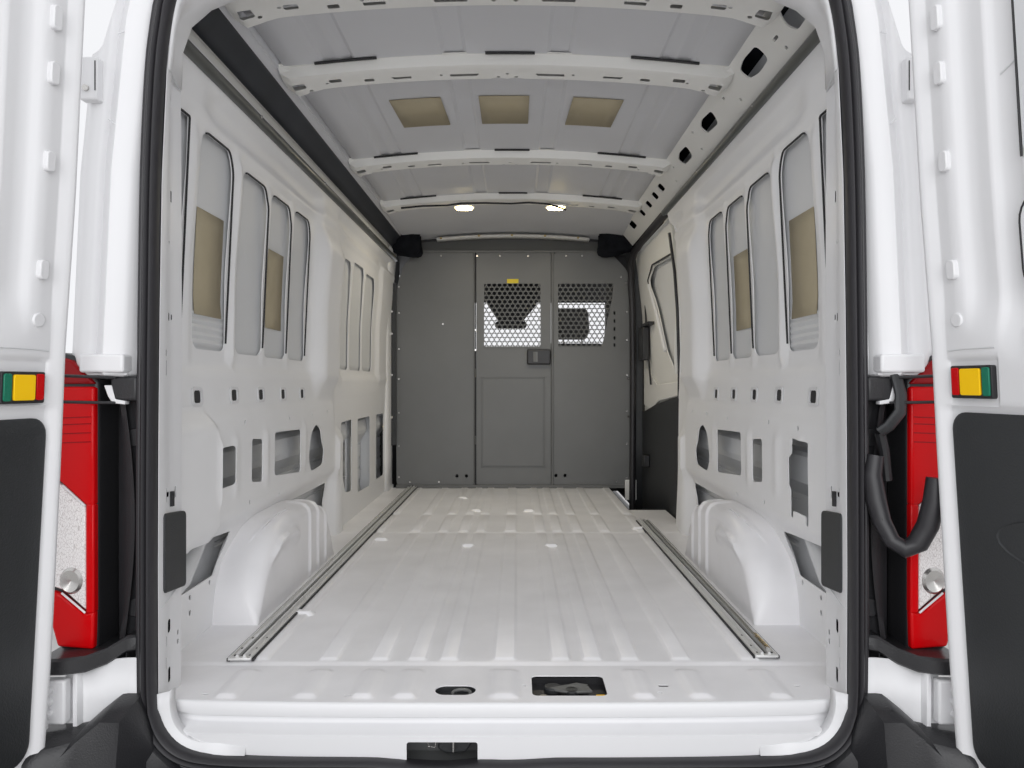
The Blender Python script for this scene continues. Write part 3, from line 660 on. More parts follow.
# outer rear posts
def zlean(z): return interp([(-.1, .0), (.13, .0), (.8, -.004), (1.2, -.022), (1.53, -.055), (1.8, -.11)], z)
for s in (-1, 1):
    PP = [(.795, 1.645), (.812, 1.635), (.832, 1.628), (.842, 1.605), (.850, 1.598), (.872, 1.590), (.882, 1.586), (.888, 1.590), (.900, 1.606), (.912, 1.612), (.917, 1.606), (.925, 1.60), (.945, 1.60), (.97, 1.62), (1.0, 1.72), (1.01, 2.2)]
    b = MB(); b.grid(list(range(len(PP))), [.745, .752, .80, .9, 1.0, 1.2, 1.3, 1.4, 1.468, 1.48, 1.53, 1.58, 1.65, 1.8],
                     lambda i, z: (s*min(PP[i][0]+zlean(z)*(1 if i > 0 else .7), interp([(1.468, 9), (1.48, .887), (1.58, .856), (1.8, .79)], z)), PP[i][1]+.006*(z < .75)-(.0), z))
    rp_ = b.build('rear_post', WHITE, wallrear, solid=.003, angle=40)
    # bottom cap and box foot of the post
    MB().box(*sorted((s*.832, s*.930)), 1.580, 1.68, .753, .794).build('post_foot', WHITE, wallrear, bevel=.006, bseg=3)
    MB().prism([(s*.835, 1.60, .748), (s*.955, 1.60, .748), (s*.955, 1.75, .748), (s*.835, 1.75, .748)], (0, 0, .004)).build('post_base', WHITE, wallrear)
    MB().tube([(s*(.842-.02), 1.602, 1.285), (s*(.875-.022), 1.587, 1.30), (s*.868, 1.586, 1.312)], .0016, 5).build('panel_seam', SKIN, wallrear)
    MB().tube([(s*(.893-.06), 1.586, 1.505), (s*.845, 1.583, 1.498)], .0016, 5).build('panel_seam', SKIN, wallrear)
    # hinge pocket plate
    hp = MB().box(*sorted((s*.886, s*.925)), 1.575, 1.60, 1.35, 1.445).build('hinge_plate', WHITE, wallrear, bevel=.004)
    MB().box(*sorted((s*.889, s*.891)), 1.573, 1.5745, 1.37, 1.435).build('hinge_gap', SEAL, hp)
    MB().disc((s*.91, 1.57, 1.375), (0, 1, 0), .007, .01).build('bolt', STEEL, hp)
    # black lamp housing panel
    HP = [(.800, 1.638), (.808, 1.642), (.83, 1.655), (.862, 1.655), (.870, 1.69), (.895, 1.70), (.94, 1.70), (.99, 1.70)]
    b = MB(); b.grid(list(range(len(HP))), [.10, .13, .3, .5, .7, .76], lambda i, z: (s*HP[i][0], HP[i][1], z))
    hs = b.build('lamp_housing_panel', SATIN, wallrear, solid=.004)
    MB().box(*sorted((s*.812, s*.872)), 1.60, 1.66, .69, .745).build('check_bracket', SATIN, wallrear, bevel=.006)
    MB().prism([(s*.868, 1.598, .725), (s*.885, 1.598, .725), (s*.876, 1.598, .70), (s*.866, 1.598, .685), (s*.838, 1.598, .682), (s*.838, 1.598, .69), (s*.86, 1.598, .694)], (0, .02, 0)).build('check_plate', WHITE, wallrear, bevel=.002)
    for z in (.605, .215): MB().disc((s*.845, 1.655, z), (0, -1, 0), .022, .006).build('grommet', SATIN, wallrear, bevel=.003)
    MB().grid([0, 1, 2, 3], [.10+.02*i for i in range(32)], lambda i, z: (s*(.868-.03*math.sin((z-.1)/.64*PI)*(i > 1)+(0, .012, .012, .0)[i]), (1.657, 1.650, 1.640, 1.640)[i], z)).build('housing_rib', SATIN, wallrear)
    MB().tube([(s*.828, 1.642, .62), (s*.8275, 1.640, .50), (s*.828, 1.642, .35)], [.003, .006, .003], 8).build('paint_gap', SKIN, wallrear)
    # check-strap rods reaching towards the door
    for z in (.742, .686):
        MB().tube([(s*.86, 1.60, z), (s*.91, 1.565, z+.002), (s*.952, 1.535, z+.004)], .0035, 8).build('check_rod', SATIN, wallrear)
    # shelf, lower post, bracket
    S1 = [(.80, 1.60, .170), (.835, 1.60, .166), (.87, 1.58, .146), (.90, 1.55, .140), (.94, 1.532, .141), (.985, 1.53, .141), (.985, 1.70, .141), (.87, 1.70, .150), (.80, 1.70, .175)]
    S1 = S1[:6]
    MB().grid([0, 1, 2, 3, 4, 5, 6], list(range(len(S1))), lambda q, i: (s*(S1[i][0]+(.0, 0, 0, 0, 0, 0, 0)[q]), ((1.70, 1.64, S1[i][1]+.005, S1[i][1], S1[i][1], S1[i][1]+.005, 1.70)[q]), S1[i][2]-(-.004, 0, 0, .005, .030, .034, .034)[q])).build('lamp_shelf', SATIN, wallrear, solid=.002)
    b = MB(); LP = [(.80, 1.60), (.83, 1.60), (.87, 1.59), (.915, 1.572), (.918, 1.555), (.925, 1.555), (.928, 1.572), (.95, 1.57), (.96, 1.60), (.99, 1.68)]
    b.grid(list(range(len(LP))), [-.12, -.03, .03, .12], lambda i, z: (s*LP[i][0], LP[i][1], z)).build('lower_post', WHITE, wallrear, solid=.003, angle=30)
    lh_ = MB().box(*sorted((s*.932, s*.985)), 1.535, 1.56, .0, .095).build('lower_hinge', WHITE, wallrear, bevel=.005)
    for z in (.025, .05, .075): MB().disc((s*.965, 1.52, z), (0, 1, 0), .009, .02).build('bolt', WHITE, lh_)
    MB().tube([(s*.975, 1.53, -.005), (s*.975, 1.53, .10)], .010).build('hinge_pin', WHITE, lh_)

# ---- weather strip ---------------------------------------------------------------
LOOP = [(0, -.118), (-.09, -.117), (-.15, -.122), (-.22, -.119), (-.30, -.112), (-.55, -.112), (-.66, -.108), (-.72, -.10), (-.762, -.072), (-.782, -.03), (-.789, .03)]
L2 = [(-x-.004, z) for x, z in SA[1:5]]
def ring(seg):
    pl = [(.0, -.118), (-.05, -.117), (-.12, -.124), (-.20, -.121), (-.28, -.113), (-.50, -.112), (-.61, -.109), (-.68, -.102), (-.725, -.085), (-.755, -.055), (-.772, -.015), (-.779, .04),
          (-.780, .3), (-.779, .6), (-.776, .9), (-.771, 1.2), (-.761, 1.42), (-.750, 1.52), (-.735, 1.60), (-.703, 1.66), (-.645, 1.705), (-.5, 1.722), (0, 1.728)]
    pr = [(-x, z if not (z < -.1 and -.3 < x < 0) else -.113-.004*(x > -.1)) for x, z in pl[::-1]]
    return pl+pr[1:-1]
R0 = ring(0)
# resample with Catmull-Rom
R = []
for i in range(len(R0)):
    p0, p1, p2, p3 = (Vector(R0[(i+j-1) % len(R0)]) for j in range(4))
    kk = max(2, int((p2-p1).length/.03)) if (p2-p1).length > .05 else 3
    for t in range(kk):
        u = t/kk; R.append(.5*((2*p1)+(p2-p0)*u+(2*p0-5*p1+4*p2-p3)*u*u+(3*p1-p0-3*p2+p3)*u**3))
prof_s = [(.000, .02), (-.002, .0), (.001, -.016), (.007, -.020), (.011, -.016), (.0125, -.011), (.015, -.016), (.020, -.020), (.025, -.016), (.0265, -.011), (.029, -.013), (.036, -.011), (.040, -.002), (.040, .022)]
def sweep(R, prof, y0):
    b = MB(); n_ = len(R); vs = []
    for i in range(n_):
        t = (R[(i+1) % n_]-R[i-1]).normalized(); nrm = Vector((t.y, -t.x))
        c = Vector((0, .8)); nrm = nrm if nrm.dot(R[i]-c) > 0 else -nrm
        vs += [(R[i].x+nrm.x*a*.95, y0+d, R[i].y+nrm.y*a*.95) for a, d in prof]
    m_ = len(prof)
    b.add(vs, [(i*m_+j, i*m_+j+1, ((i+1) % n_)*m_+j+1, ((i+1) % n_)*m_+j) for i in range(n_) for j in range(m_-1)]); return b
tag(sweep(R, prof_s, 1.61).build('weather_strip', BLACK, angle=60), 'thick black ribbed rubber weather strip around the rear opening', 'weather strip')

# ---- bumper ------------------------------------------------------------------------
bm_ = empty('rear_bumper', (0, 1.45, -.45), 'black plastic rear bumper and step below the cargo sill', 'bumper')
BP = [(1.62, -.150), (1.56, -.152), (1.50, -.158), (1.44, -.165), (1.40, -.18), (1.38, -.22), (1.38, -.38), (1.42, -.46), (1.5, -.48)]
MB().grid([-.86+.0573*i for i in range(31)], list(range(len(BP))), lambda x, i: (x, BP[i][0]+.04*(abs(x)/.86)**3, BP[i][1])).build('step_pad', SATIN, bm_, solid=.004)
MB().grid([-.8+.05*i for i in range(33)], [0, 1, 2, 3], lambda x, i: (x, (1.60, 1.585, 1.575, 1.60)[i], (-.132, -.130, -.142, -.15)[i])).build('step_bead', BLACK, bm_)
for s in (-1, 1):
    top = [(.70, 1.60, -.135), (.77, 1.60, -.07), (.80, 1.60, .040), (.840, 1.60, .040), (.872, 1.58, .014), (.900, 1.56, -.012), (.935, 1.54, -.014), (.99, 1.52, -.012)]
    b = MB(); rows = []
    pts = []
    for j, (dy, z0) in enumerate(((.08, 0), (0, 0), (-.055, -.012), (-.075, -.03), (-.09, -.12), (-.10, -.40))):
        for (a, y, z) in top: pts.append((s*(a+.01*(j > 2)), y+dy*(1 if a > .79 else .3), (z+z0) if j < 5 else -.48))
    nn = len(top); b.add(pts, [(j*nn+i, j*nn+i+1, (j+1)*nn+i+1, (j+1)*nn+i) for j in range(5) for i in range(nn-1)])
    b.build('corner_cap', SATIN, bm_, solid=.004, angle=35)

# ---- tail lamps ---------------------------------------------------------------------
def tail(s, label):
    t = empty('tail_lamp', (s*.94, 1.60, .13), label, 'tail lamp', 'tail lamps on the rear posts')
    y0 = 1.592
    def pz(px, py): return (abs(CX-(517-px)*1.6/720) if True else 0, CZ-(py-383)*1.6/720)
    body = [(.900, .735), (.955, .790), (.99, .80), (1.01, .75), (1.015, .60), (1.01, .25), (.985, .135), (.902, .128)]
    MB().prism([(s*a, y0+.012, z) for a, z in body], (0, .09, 0)).build('housing', SATIN, t, bevel=.008, bseg=3)
    up = [(.903, .73), (.955, .782), (.985, .79), (1.0, .74), (1.008, .60), (1.0, .52), (.955, .512), (.918, .462), (.903, .46)]
    up = [(.903, .722), (.96, .722), (1.0, .72), (1.008, .60), (1.0, .53), (.975, .508), (.921, .458), (.903, .458)]
    MB().prism([(s*a, y0, z) for a, z in up], (0, .02, 0)).build('red_lens', RED, t, bevel=.006, bseg=3)
    MB().prism([(s*a, y0, z) for a, z in [(.903, .728), (.953, .780), (.985, .79), (1.0, .728)]], (0, .02, 0)).build('upper_lens', DRED, t, bevel=.005, bseg=2)
    MB().prism([(s*a, y0, z) for a, z in [(.903, .462), (.922, .462), (.922, .22), (.903, .22)]], (0, .02, 0)).build('red_strip', RED, t, bevel=.004)
    MB().prism([(s*a, y0, z) for a, z in [(.903, .225), (.922, .218), (.975, .262), (1.0, .27), (1.005, .22), (.985, .146), (.905, .140)]], (0, .02, 0)).build('lower_lens', RED, t, bevel=.006, bseg=3)
    MB().prism([(s*a, y0+.003, z) for a, z in [(.923, .455), (.97, .498), (1.0, .52), (1.01, .4), (1.0, .28), (.972, .270), (.923, .226)]], (0, .02, 0)).build('clear_lens', CLEAR, t, bevel=.004)
    MB().tube([(s*.922, y0-.0005, .458), (s*.972, y0-.0005, .504)], .0022, 6).build('lens_seam', WHITE, t); MB().tube([(s*.922, y0-.0005, .222), (s*.974, y0-.0005, .266)], .0022, 6).build('lens_seam', WHITE, t)
    MB().grid([2*PI*i_/20 for i_ in range(20)], [0, 1, 2], lambda a_, q_: (s*(.955+math.cos(a_)*.026*(1, .8, .02)[q_]), y0+(.003, -.003, .002)[q_], .292+math.sin(a_)*.030*(1, .8, .02)[q_]), closed=True).build('bulb_reflector', STEEL, t)
    for z in (.60, .62, .64, .655): MB().tube([(s*.91, y0-.0003, z), (s*.99, y0-.0003, z-.003)], .0012, 5).build('lens_rib', DRED, t)
tail(-1, 'tall red tail lamp with clear centre, fully visible beside the black housing'); tail(1, 'tall red and clear tail lamp crossed by the hanging cable sleeve')
# corrugated cable sleeve on one side
sl = empty('cable_sleeve', (.85, 1.58, .35), 'black rubber cable sleeve looping from the post across the tail lamp to the door', 'cable sleeve')
def P3(px, py, Y): return gp(px, py, Y)
MB().tube([P3(896, 375, 1.60), P3(901, 395, 1.59), P3(900, 412, 1.58), P3(889, 426, 1.59), P3(880, 432, 1.60)], .017, 12, flat=.6).build('upper_strap', TRIMG, sl)
MB().tube([P3(880, 432, 1.61), P3(884, 450, 1.62), P3(887, 480, 1.625)], .012, 10).build('cord', SATIN, sl)
path = [(875, 455, 1.60), (872, 475, 1.60), (876, 500, 1.59), (882, 522, 1.58), (892, 541, 1.56), (905, 549, 1.55), (918, 543, 1.54), (928, 525, 1.53), (934, 500, 1.52), (936, 478, 1.52)]
MB().tube([P3(*p) for p in path], [.019, .021, .022, .020, .018, .020, .022, .022, .021, .019], 14).build('sleeve', BLACK, sl)
MB().tube([P3(879, 521, 1.575), P3(882, 519, 1.565), P3(888, 523, 1.565), P3(893, 528, 1.57)], .003, 6).build('sleeve_ring', SATIN, sl)

# ---- load rails -----------------------------------------------------------------------
def rail(s, y0, y1, label):
    t = empty('load_rail', (s*.692, y0, 0), label, 'load rail', 'load rails along the floor')
    x = s*.692
    b = MB()
    pr = [(-.030, .001), (-.030, .006), (-.026, .007), (-.023, .004), (-.012, .004), (-.009, .013), (-.003, .013), (-.002, .003), (.008, .003), (.009, .013), (.015, .013), (.018, .005), (.026, .005), (.028, .008), (.031, .007), (.031, .001)]
    b.grid(list(range(len(pr))), [y0+(y1-y0)*i/20 for i in range(21)], lambda i, y: (x+pr[i][0]*-s, y, .007+pr[i][1])); 
    b.add([(x+p[0]*-s, y0, .007+p[1]) for p in pr], [tuple(range(len(pr)))])
    b.build('track', ALU, t, angle=20)
    MB().box(x-.003 if s < 0 else x-.007, x+.007 if s < 0 else x+.003, y0+.01, y1, .010, .0118).build('slot', SEAL, t)
    MB().box(x+s*.030-.004, x+s*.030+.004, y0, y1, .003, .0105).build('gasket', SEAL, t)
    MB().box(x-s*.0335-.0025, x-s*.0335+.0025, y0, y1, .003, .010).build('gasket', SEAL, t)
    for y in (y0+.02, y0+.07, y0+.15): MB().disc((x-s*.0175, y, .0095), (0, 0, 1), .0045, .003, 10).build('bolt', SEAL, t); MB().disc((x+s*.018, y, .0095), (0, 0, 1), .0045, .003, 10).build('bolt', SEAL, t)
    MB().box(x-.030, x+.030, y0-.004, y0+.012, .006, .013).build('end_stop', ALU, t, bevel=.002)
    return t
rail(-1, 1.88, 4.98, 'full-length aluminium load rail beside the left wheel arch')
t = rail(1, 1.90, 3.78, 'shorter aluminium load rail with a brass spring end, near the sliding door')
b = MB(); xx = .70
b.tube([(xx+.004*math.cos(a*.9), 1.915+.0035*a*.5, .026+.004*math.sin(a*.9)) for a in range(60)], .0014, 5).build('spring', BRASS, t)
MB().tube([(xx, 1.92, .024), (xx, 2.6, .024), (xx, 3.7, .024)], .0035, 8).build('rod', STEEL, t)

# ---- bulkhead ----------------------------------------------------------------------------
YB = 5.0
bh = empty('security_bulkhead', (0, YB, 0), 'grey steel security bulkhead with mesh windows closing off the cab', 'bulkhead')
bo = 0.0
def bp(px, py): x, y, z = gp(px, py, YB); return (x, z)
def plate(name, out, holes, y, th, m, parent, step=0, bevel=0):
    return sheet(name, out, holes, step, lambda a, b: (a, y, b), lambda a, b: (a, y+th, b), m, parent)
xL, xR = bp(396.5, 0)[0], bp(632, 0)[0]; x1, x2 = bp(475.5, 0)[0], bp(551.5, 0)[0]; zt = bp(0, 252)[1]; zb = .012
hs_ = [ell(bp(457, 476)[0], bp(0, 476)[1], .011, .012), ell(bp(466.5, 476)[0], bp(0, 476)[1], .011, .012)]
plate('left_panel', rpoly([(xL, zb), (x1-.012, zb), (x1-.012, zt), (bp(416, 252)[0], zt), (bp(403, 266)[0], bp(0, 266)[1]), (xL, bp(0, 288)[1])], .04, 6), hs_, YB, .012, GREY, bh)
w2 = rpoly([bp(558, 283.5), bp(613.5, 283.5), bp(612, 300), bp(602, 347), bp(558.5, 347)], .01)
hs_ = [ell(bp(556, 475.5)[0], bp(0, 475.5)[1], .011, .012), ell(bp(565, 475.5)[0], bp(0, 475.5)[1], .011, .012), w2]
for py in (313, 321, 329, 338, 345): hs_.append(rrect(bp(614.5, 0)[0]-.007, bp(614.5, 0)[0]+.007, bp(0, py)[1]-.012, bp(0, py)[1]+.012, .006))
plate('right_panel', rpoly([(x2+.012, zb), (bp(631, 0)[0], zb), (xR, bp(0, 290)[1]), (bp(627, 0)[0], bp(0, 270)[1]), (bp(610, 0)[0], zt), (x2+.012, zt)], .04, 6), hs_, YB, .012, GREY, bh)
w1 = rrect(bp(484, 0)[0], bp(540.5, 0)[0], bp(0, 346.5)[1], bp(0, 283.5)[1], .012)
dr = plate('door', rrect(x1+.006, x2-.004, .02, zt-.006, .01), [w1], YB+.003, .012, GREY, bh)
# door frame posts and beads
MB().box(x1-.016, x1-.006, YB-.008, YB+.02, zb, zt).build('door_post', GREY2, bh, bevel=.002)
MB().box(x1-.004, x1+.003, YB+.0, YB+.018, zb, zt).build('door_gap', SEAL, bh)
MB().box(x2-.002, x2+.014, YB-.010, YB+.02, zb, zt).build('door_post', GREY2, bh, bevel=.003)
MB().box(xL+.06, xR-.07, YB-.006, YB+.02, zt-.006, zt+.012).build('top_rail', GREY2, bh, bevel=.003)
MB().box(xL-.002, xR+.002, YB-.012, YB+.01, zb-.012, zb+.012).build('bottom_rail', GREY2, bh, bevel=.003)
for py in (320, 373, 440): MB().tube([(x1+.001, YB-.004, bp(0, py)[1]-.03), (x1+.001, YB-.004, bp(0, py)[1]+.03)], .004, 8).build('door_hinge', GREY2, dr)
# inset lower panel
a0, a1 = bp(481, 0)[0], bp(545, 0)[0]; c0, c1 = bp(0, 467.5)[1], bp(0, 377)[1]
b = MB()
for (u0, u1, v0, v1) in ((a0, a1, c1-.005, c1), (a0, a1, c0, c0+.005), (a0, a0+.005, c0, c1), (a1-.005, a1, c0, c1)): b.box(u0, u1, YB-.001, YB+.004, v0, v1)
b.build('inset_bead', GREY2, dr)
MB().box(a0+.012, a1-.012, YB-.0015, YB+.004, c0+.012, c1-.012).build('inset_panel', GREY, dr, bevel=.0015)
MB().box(bp(484, 0)[0]-.006, bp(540, 0)[0]+.006, YB-.0, YB+.004, bp(0, 348.3)[1], bp(0, 347.3)[1]).build('window_bead', GREY2, dr)
# expanded mesh: hexagonal cells with round holes
def mesh(name, region, parent, pitch=.0365, r=.0142):
    b = MB(); x0, x1_, z0, z1 = bbox(region); dzr = pitch*.80
    j = 0; z = z0-.01
    while z < z1+.03:
        x = x0-.02+(pitch/2 if j % 2 else 0)
        while x < x1_+.03:
            if inside((x, z), region) or any(inside((x+dx, z+dz), region) for dx in (-.018, .018) for dz in (-.015, .015)):
                k = 12; out_ = []; inn = []
                for q in range(k):
                    a = 2*PI*q/k+PI/12*0+PI/k
                    # hex cell radius along a
                    hx, hz = pitch/2, dzr*.667
                    ca, sa = math.cos(a), math.sin(a)
                    # pointy-top hexagon boundary
                    d = 9
                    for nx_, nz_, dd in ((1, 0, hx), (.5*dzr*2/pitch, 1, 0),):
                        pass
                    n2 = Vector((pitch/2, dzr)); dd2 = n2.length/2; n2.normalize()
                    for nn_, D in ((Vector((1, 0)), pitch/2), (n2, dd2), (Vector((-n2.x, n2.y)), dd2)):
                        c_ = abs(nn_.x*ca+nn_.y*sa)
                        if c_ > 1e-6: d = min(d, D/c_)
                    out_.append((x+ca*d, YB+.006, z+sa*d)); inn.append((x+ca*r, YB+.006, z+sa*r*.92))
                b.add(out_+inn, [(q, (q+1) % k, (q+1) % k+k, q+k) for q in range(k)])
            x += pitch
        z += dzr; j += 1
    return b.build(name, GREY2, parent, smooth=False, solid=.003)
mesh('mesh_window', w1, dr); mesh('mesh_window', w2, bh)
# latch
lt = MB().box(bp(527, 0)[0], bp(550.5, 0)[0], YB-.035, YB+.002, bp(0, 364.5)[1], bp(0, 349.5)[1]).build('latch', SATIN, dr, bevel=.008, bseg=3)
MB().box(bp(533, 0)[0], bp(537.5, 0)[0], YB-.039, YB-.033, bp(0, 362)[1], bp(0, 352)[1]).build('latch_button', GREY2, lt, bevel=.002)
MB().box(bp(536, 0)[0], bp(537.5, 0)[0], YB-.0405, YB-.038, bp(0, 362)[1], bp(0, 352)[1]).build('latch_edge', GREY, lt)
st = MB().box(bp(507, 0)[0], bp(518.5, 0)[0], YB-.0005, YB+.003, bp(0, 283.2)[1], bp(0, 279)[1]).build('warning_sticker', YEL, dr); st['label'] = 'small yellow warning sticker'
scr = [(406, 256), (441, 256), (477, 256), (528, 256), (500, 256), (566, 256), (582, 256), (608, 256), (399, 287), (399, 313), (399, 349), (399, 379), (399, 413), (399, 446), (399, 477), (410, 482), (439, 482), (621, 277), (626, 283), (627, 312), (627, 340), (627, 375), (627, 411), (627, 444), (627, 478), (617, 481), (475.5, 330), (475.5, 350), (443, 324)]
for px, py in scr:
    x, z = bp(px, py); MB().disc((x, YB-.003, z), (0, 1, 0), .006, .005, 10).build('screw', STEEL, bh)
# side filler strip with rivets on the solid side, header above
MB().box(-.852, xL+.004, YB-.03, YB-.02, .30, 1.42).build('side_filler', TRIMG, bh, bevel=.002)
for py in (312, 334, 375, 417): MB().disc((bp(392.5, 0)[0]-.0, YB-.034, bp(0, py)[1]), (0, 1, 0), .008, .006, 10).build('rivet', STEEL, bh)
MB().grid([-.80+.1*i for i in range(17)], [0, 1, 2, 3], lambda x, i: (x, (YB+.02, YB+.03, YB+.05, YB+.06)[i], (zt-.02, zt+.03, rz(x)-.05, rz(x)+.01)[i])).build('header_panel', GREY2, bh)
b = MB(); b.grid([-.52+.05*i for i in range(22)], [0, 1, 2, 3], lambda x, i: (x, YB-(.05, .06, .05, .0)[i], rz(x)-(.045, .054, .062, .066)[i])); b.build('header_lip', CREAM, bh, solid=.003)
for px in (441, 479, 512, 545, 578):
    x, y, z = gp(px, 236, YB-.06); MB().disc((x, YB-.068, rz(x)-.056), (0, 1, 0), .008, .008, 8).build('header_screw', BRASS, bh)
# foam blocks in the upper corners
for s in (-1, 1):
    cx0 = -.735 if s < 0 else .70
    me = MB(); N = 18
    def blob(u, v, cx0=cx0, s=s):
        a = u*2*PI; c = v*PI
        k = 1+.16*math.sin(3*a+1.7*s)*math.sin(c)+.10*math.sin(7*c+2*a)
        sx = math.copysign(abs(math.sin(c)*math.cos(a))**.6, math.cos(a)); sz = math.copysign(abs(math.sin(c)*math.sin(a))**.6, math.sin(a))
        return (cx0+.125*k*sx, 4.90+.07*math.cos(c), 1.715+.115*k*sz)
    me.grid([i/28 for i in range(28)], [j/14 for j in range(15)], blob, closed=True)
    tag(me.build('foam_block', DARK), 'black foam block in the ceiling corner above the bulkhead, %s' % ('over the solid wall' if s < 0 else 'over the sliding door'), 'foam block', 'foam blocks above the bulkhead')

# ---- sliding door ---------------------------------------------------------------------------
sd = empty('van_sliding_door', (.90, 4.4, 0), 'closed sliding side door with cream inner panel and black lower trim', 'sliding door')
def sdx(y, z):
    x = interp([(.0, .93), (.7, .925), (1.2, .905), (1.6, .86), (1.8, .82)], z)
    # pressed recess following the slanted front edge
    fy = 4.93-.0*z
    return x
D = lambda y, z: (sdx(y, z)-.006*ss(4.52, 4.56, y), y, z)
# main cream frame with an opening, recessed pane panel behind
outl = [(3.70, -.2), (5.06, -.2), (5.06, 1.62), (3.70, 1.62)]
op = rpoly([(3.85, 1.42), (4.45, 1.45), (4.62, 1.38), (4.25, .92), (4.05, .80), (3.85, .80)], .05, 5)
sheet('inner_panel', outl, [op], .09, lambda y, z: D(y, z), lambda y, z: (D(y, z)[0]+.006, y, z), CREAM, sd, angle=60)
MB().grid([3.7, 4.0, 4.4, 4.8, 5.06], [-.2, .3, .7, .9, 1.2, 1.4, 1.62, 1.72], lambda y, z: (sdx(y, z)+.03, y, z)).build('outer_panel', SKIN, sd, solid=.004)
MB().tube([(sdx(y, z)-.008, y, z) for y, z in ((3.86, 1.43), (4.45, 1.46), (4.64, 1.39), (4.52, 1.20))], .005, 6).build('sealant_line', SEAL, sd)
MB().tube([(sdx(y, z)-.010, y, z) for y, z in ((4.62, 1.36), (4.45, 1.15), (4.25, .92))], .010, 8).build('window_edge', WHITE, sd)
# raised diagonal beam and lower fork
MB().tube([(sdx(4, z)-.012, y, z) for y, z in ((3.95, .78), (3.93, .95), (3.85, 1.12), (3.78, 1.30))], .014, 8).build('brace', CREAM, sd)
MB().prism([(.905, 4.80, .82), (.905, 4.95, .84), (.905, 4.95, .58), (.905, 4.70, .55), (.905, 4.45, .62), (.905, 3.9, .66), (.905, 3.9, .74), (.905, 4.5, .72)], (.012, 0, 0)).build('lock_pocket', CREAM, sd, bevel=.01, bseg=3)
MB().prism([(.900, 3.72, -.22), (.900, 5.05, -.22), (.900, 5.05, .52), (.900, 4.5, .60), (.900, 3.9, .66), (.900, 3.72, .66)], (.02, 0, 0)).build('lower_trim', TRIMG, sd, bevel=.008)
MB().box(.85, .898, 4.70, 4.86, .88, 1.10).build('door_latch_box', SATIN, sd, bevel=.008)
MB().tube([(.895, 4.84, 1.25), (.890, 4.78, 1.1), (.892, 4.66, .8), (.895, 4.64, .72)], .006, 6).build('pull_cable', SEAL, sd)
MB().box(.86, .90, 4.70, 4.78, .18, .26).build('lower_bracket', SATIN, sd, bevel=.006)
# B-pillar with thick black seal
pil = MB().grid([0, 1, 2, 3], [-.22, .3, .7, 1.1, 1.4, 1.62, 1.72], lambda i, z: ((.815, .86, .90, .95)[i]-.03*ss(1.3, 1.7, z), (5.00, 4.985, 4.985, 5.03)[i], z)).build('trim_3', TRIMG, solid=.006); tag(pil, kind='structure')
MB().tube([(.828, 4.97, -.15), (.830, 4.965, .3), (.832, 4.96, .9), (.826, 4.955, 1.25), (.815, 4.95, 1.42), (.810, 4.90, 1.54), (.815, 4.80, 1.60), (.822, 4.5, 1.625), (.822, 4.0, 1.630), (.822, 3.78, 1.625)], .022, 12).build('door_seal', BLACK, pil)
for z in (.50, .76): MB().disc((.800, 4.955, z), (-1, -.5, 0), .007, .008).build('rivet', STEEL, pil)
MB().prism([(.80, 4.94, .0), (.84, 4.94, .0), (.84, 4.94, -.0), (.885, 4.9, -.10), (.80, 4.9, -.10)], (0, .01, 0)).build('sill_plate', WHITE, pil) if False else MB().box(.78, .86, 4.98, 4.99, -.08, .06).build('sill_plate', CREAM, pil, bevel=.004)
# black track bracket box on the door line
MB().box(.862, .90, 4.55, 4.80, 1.10, 1.12).build('track_arm', SATIN, pil)

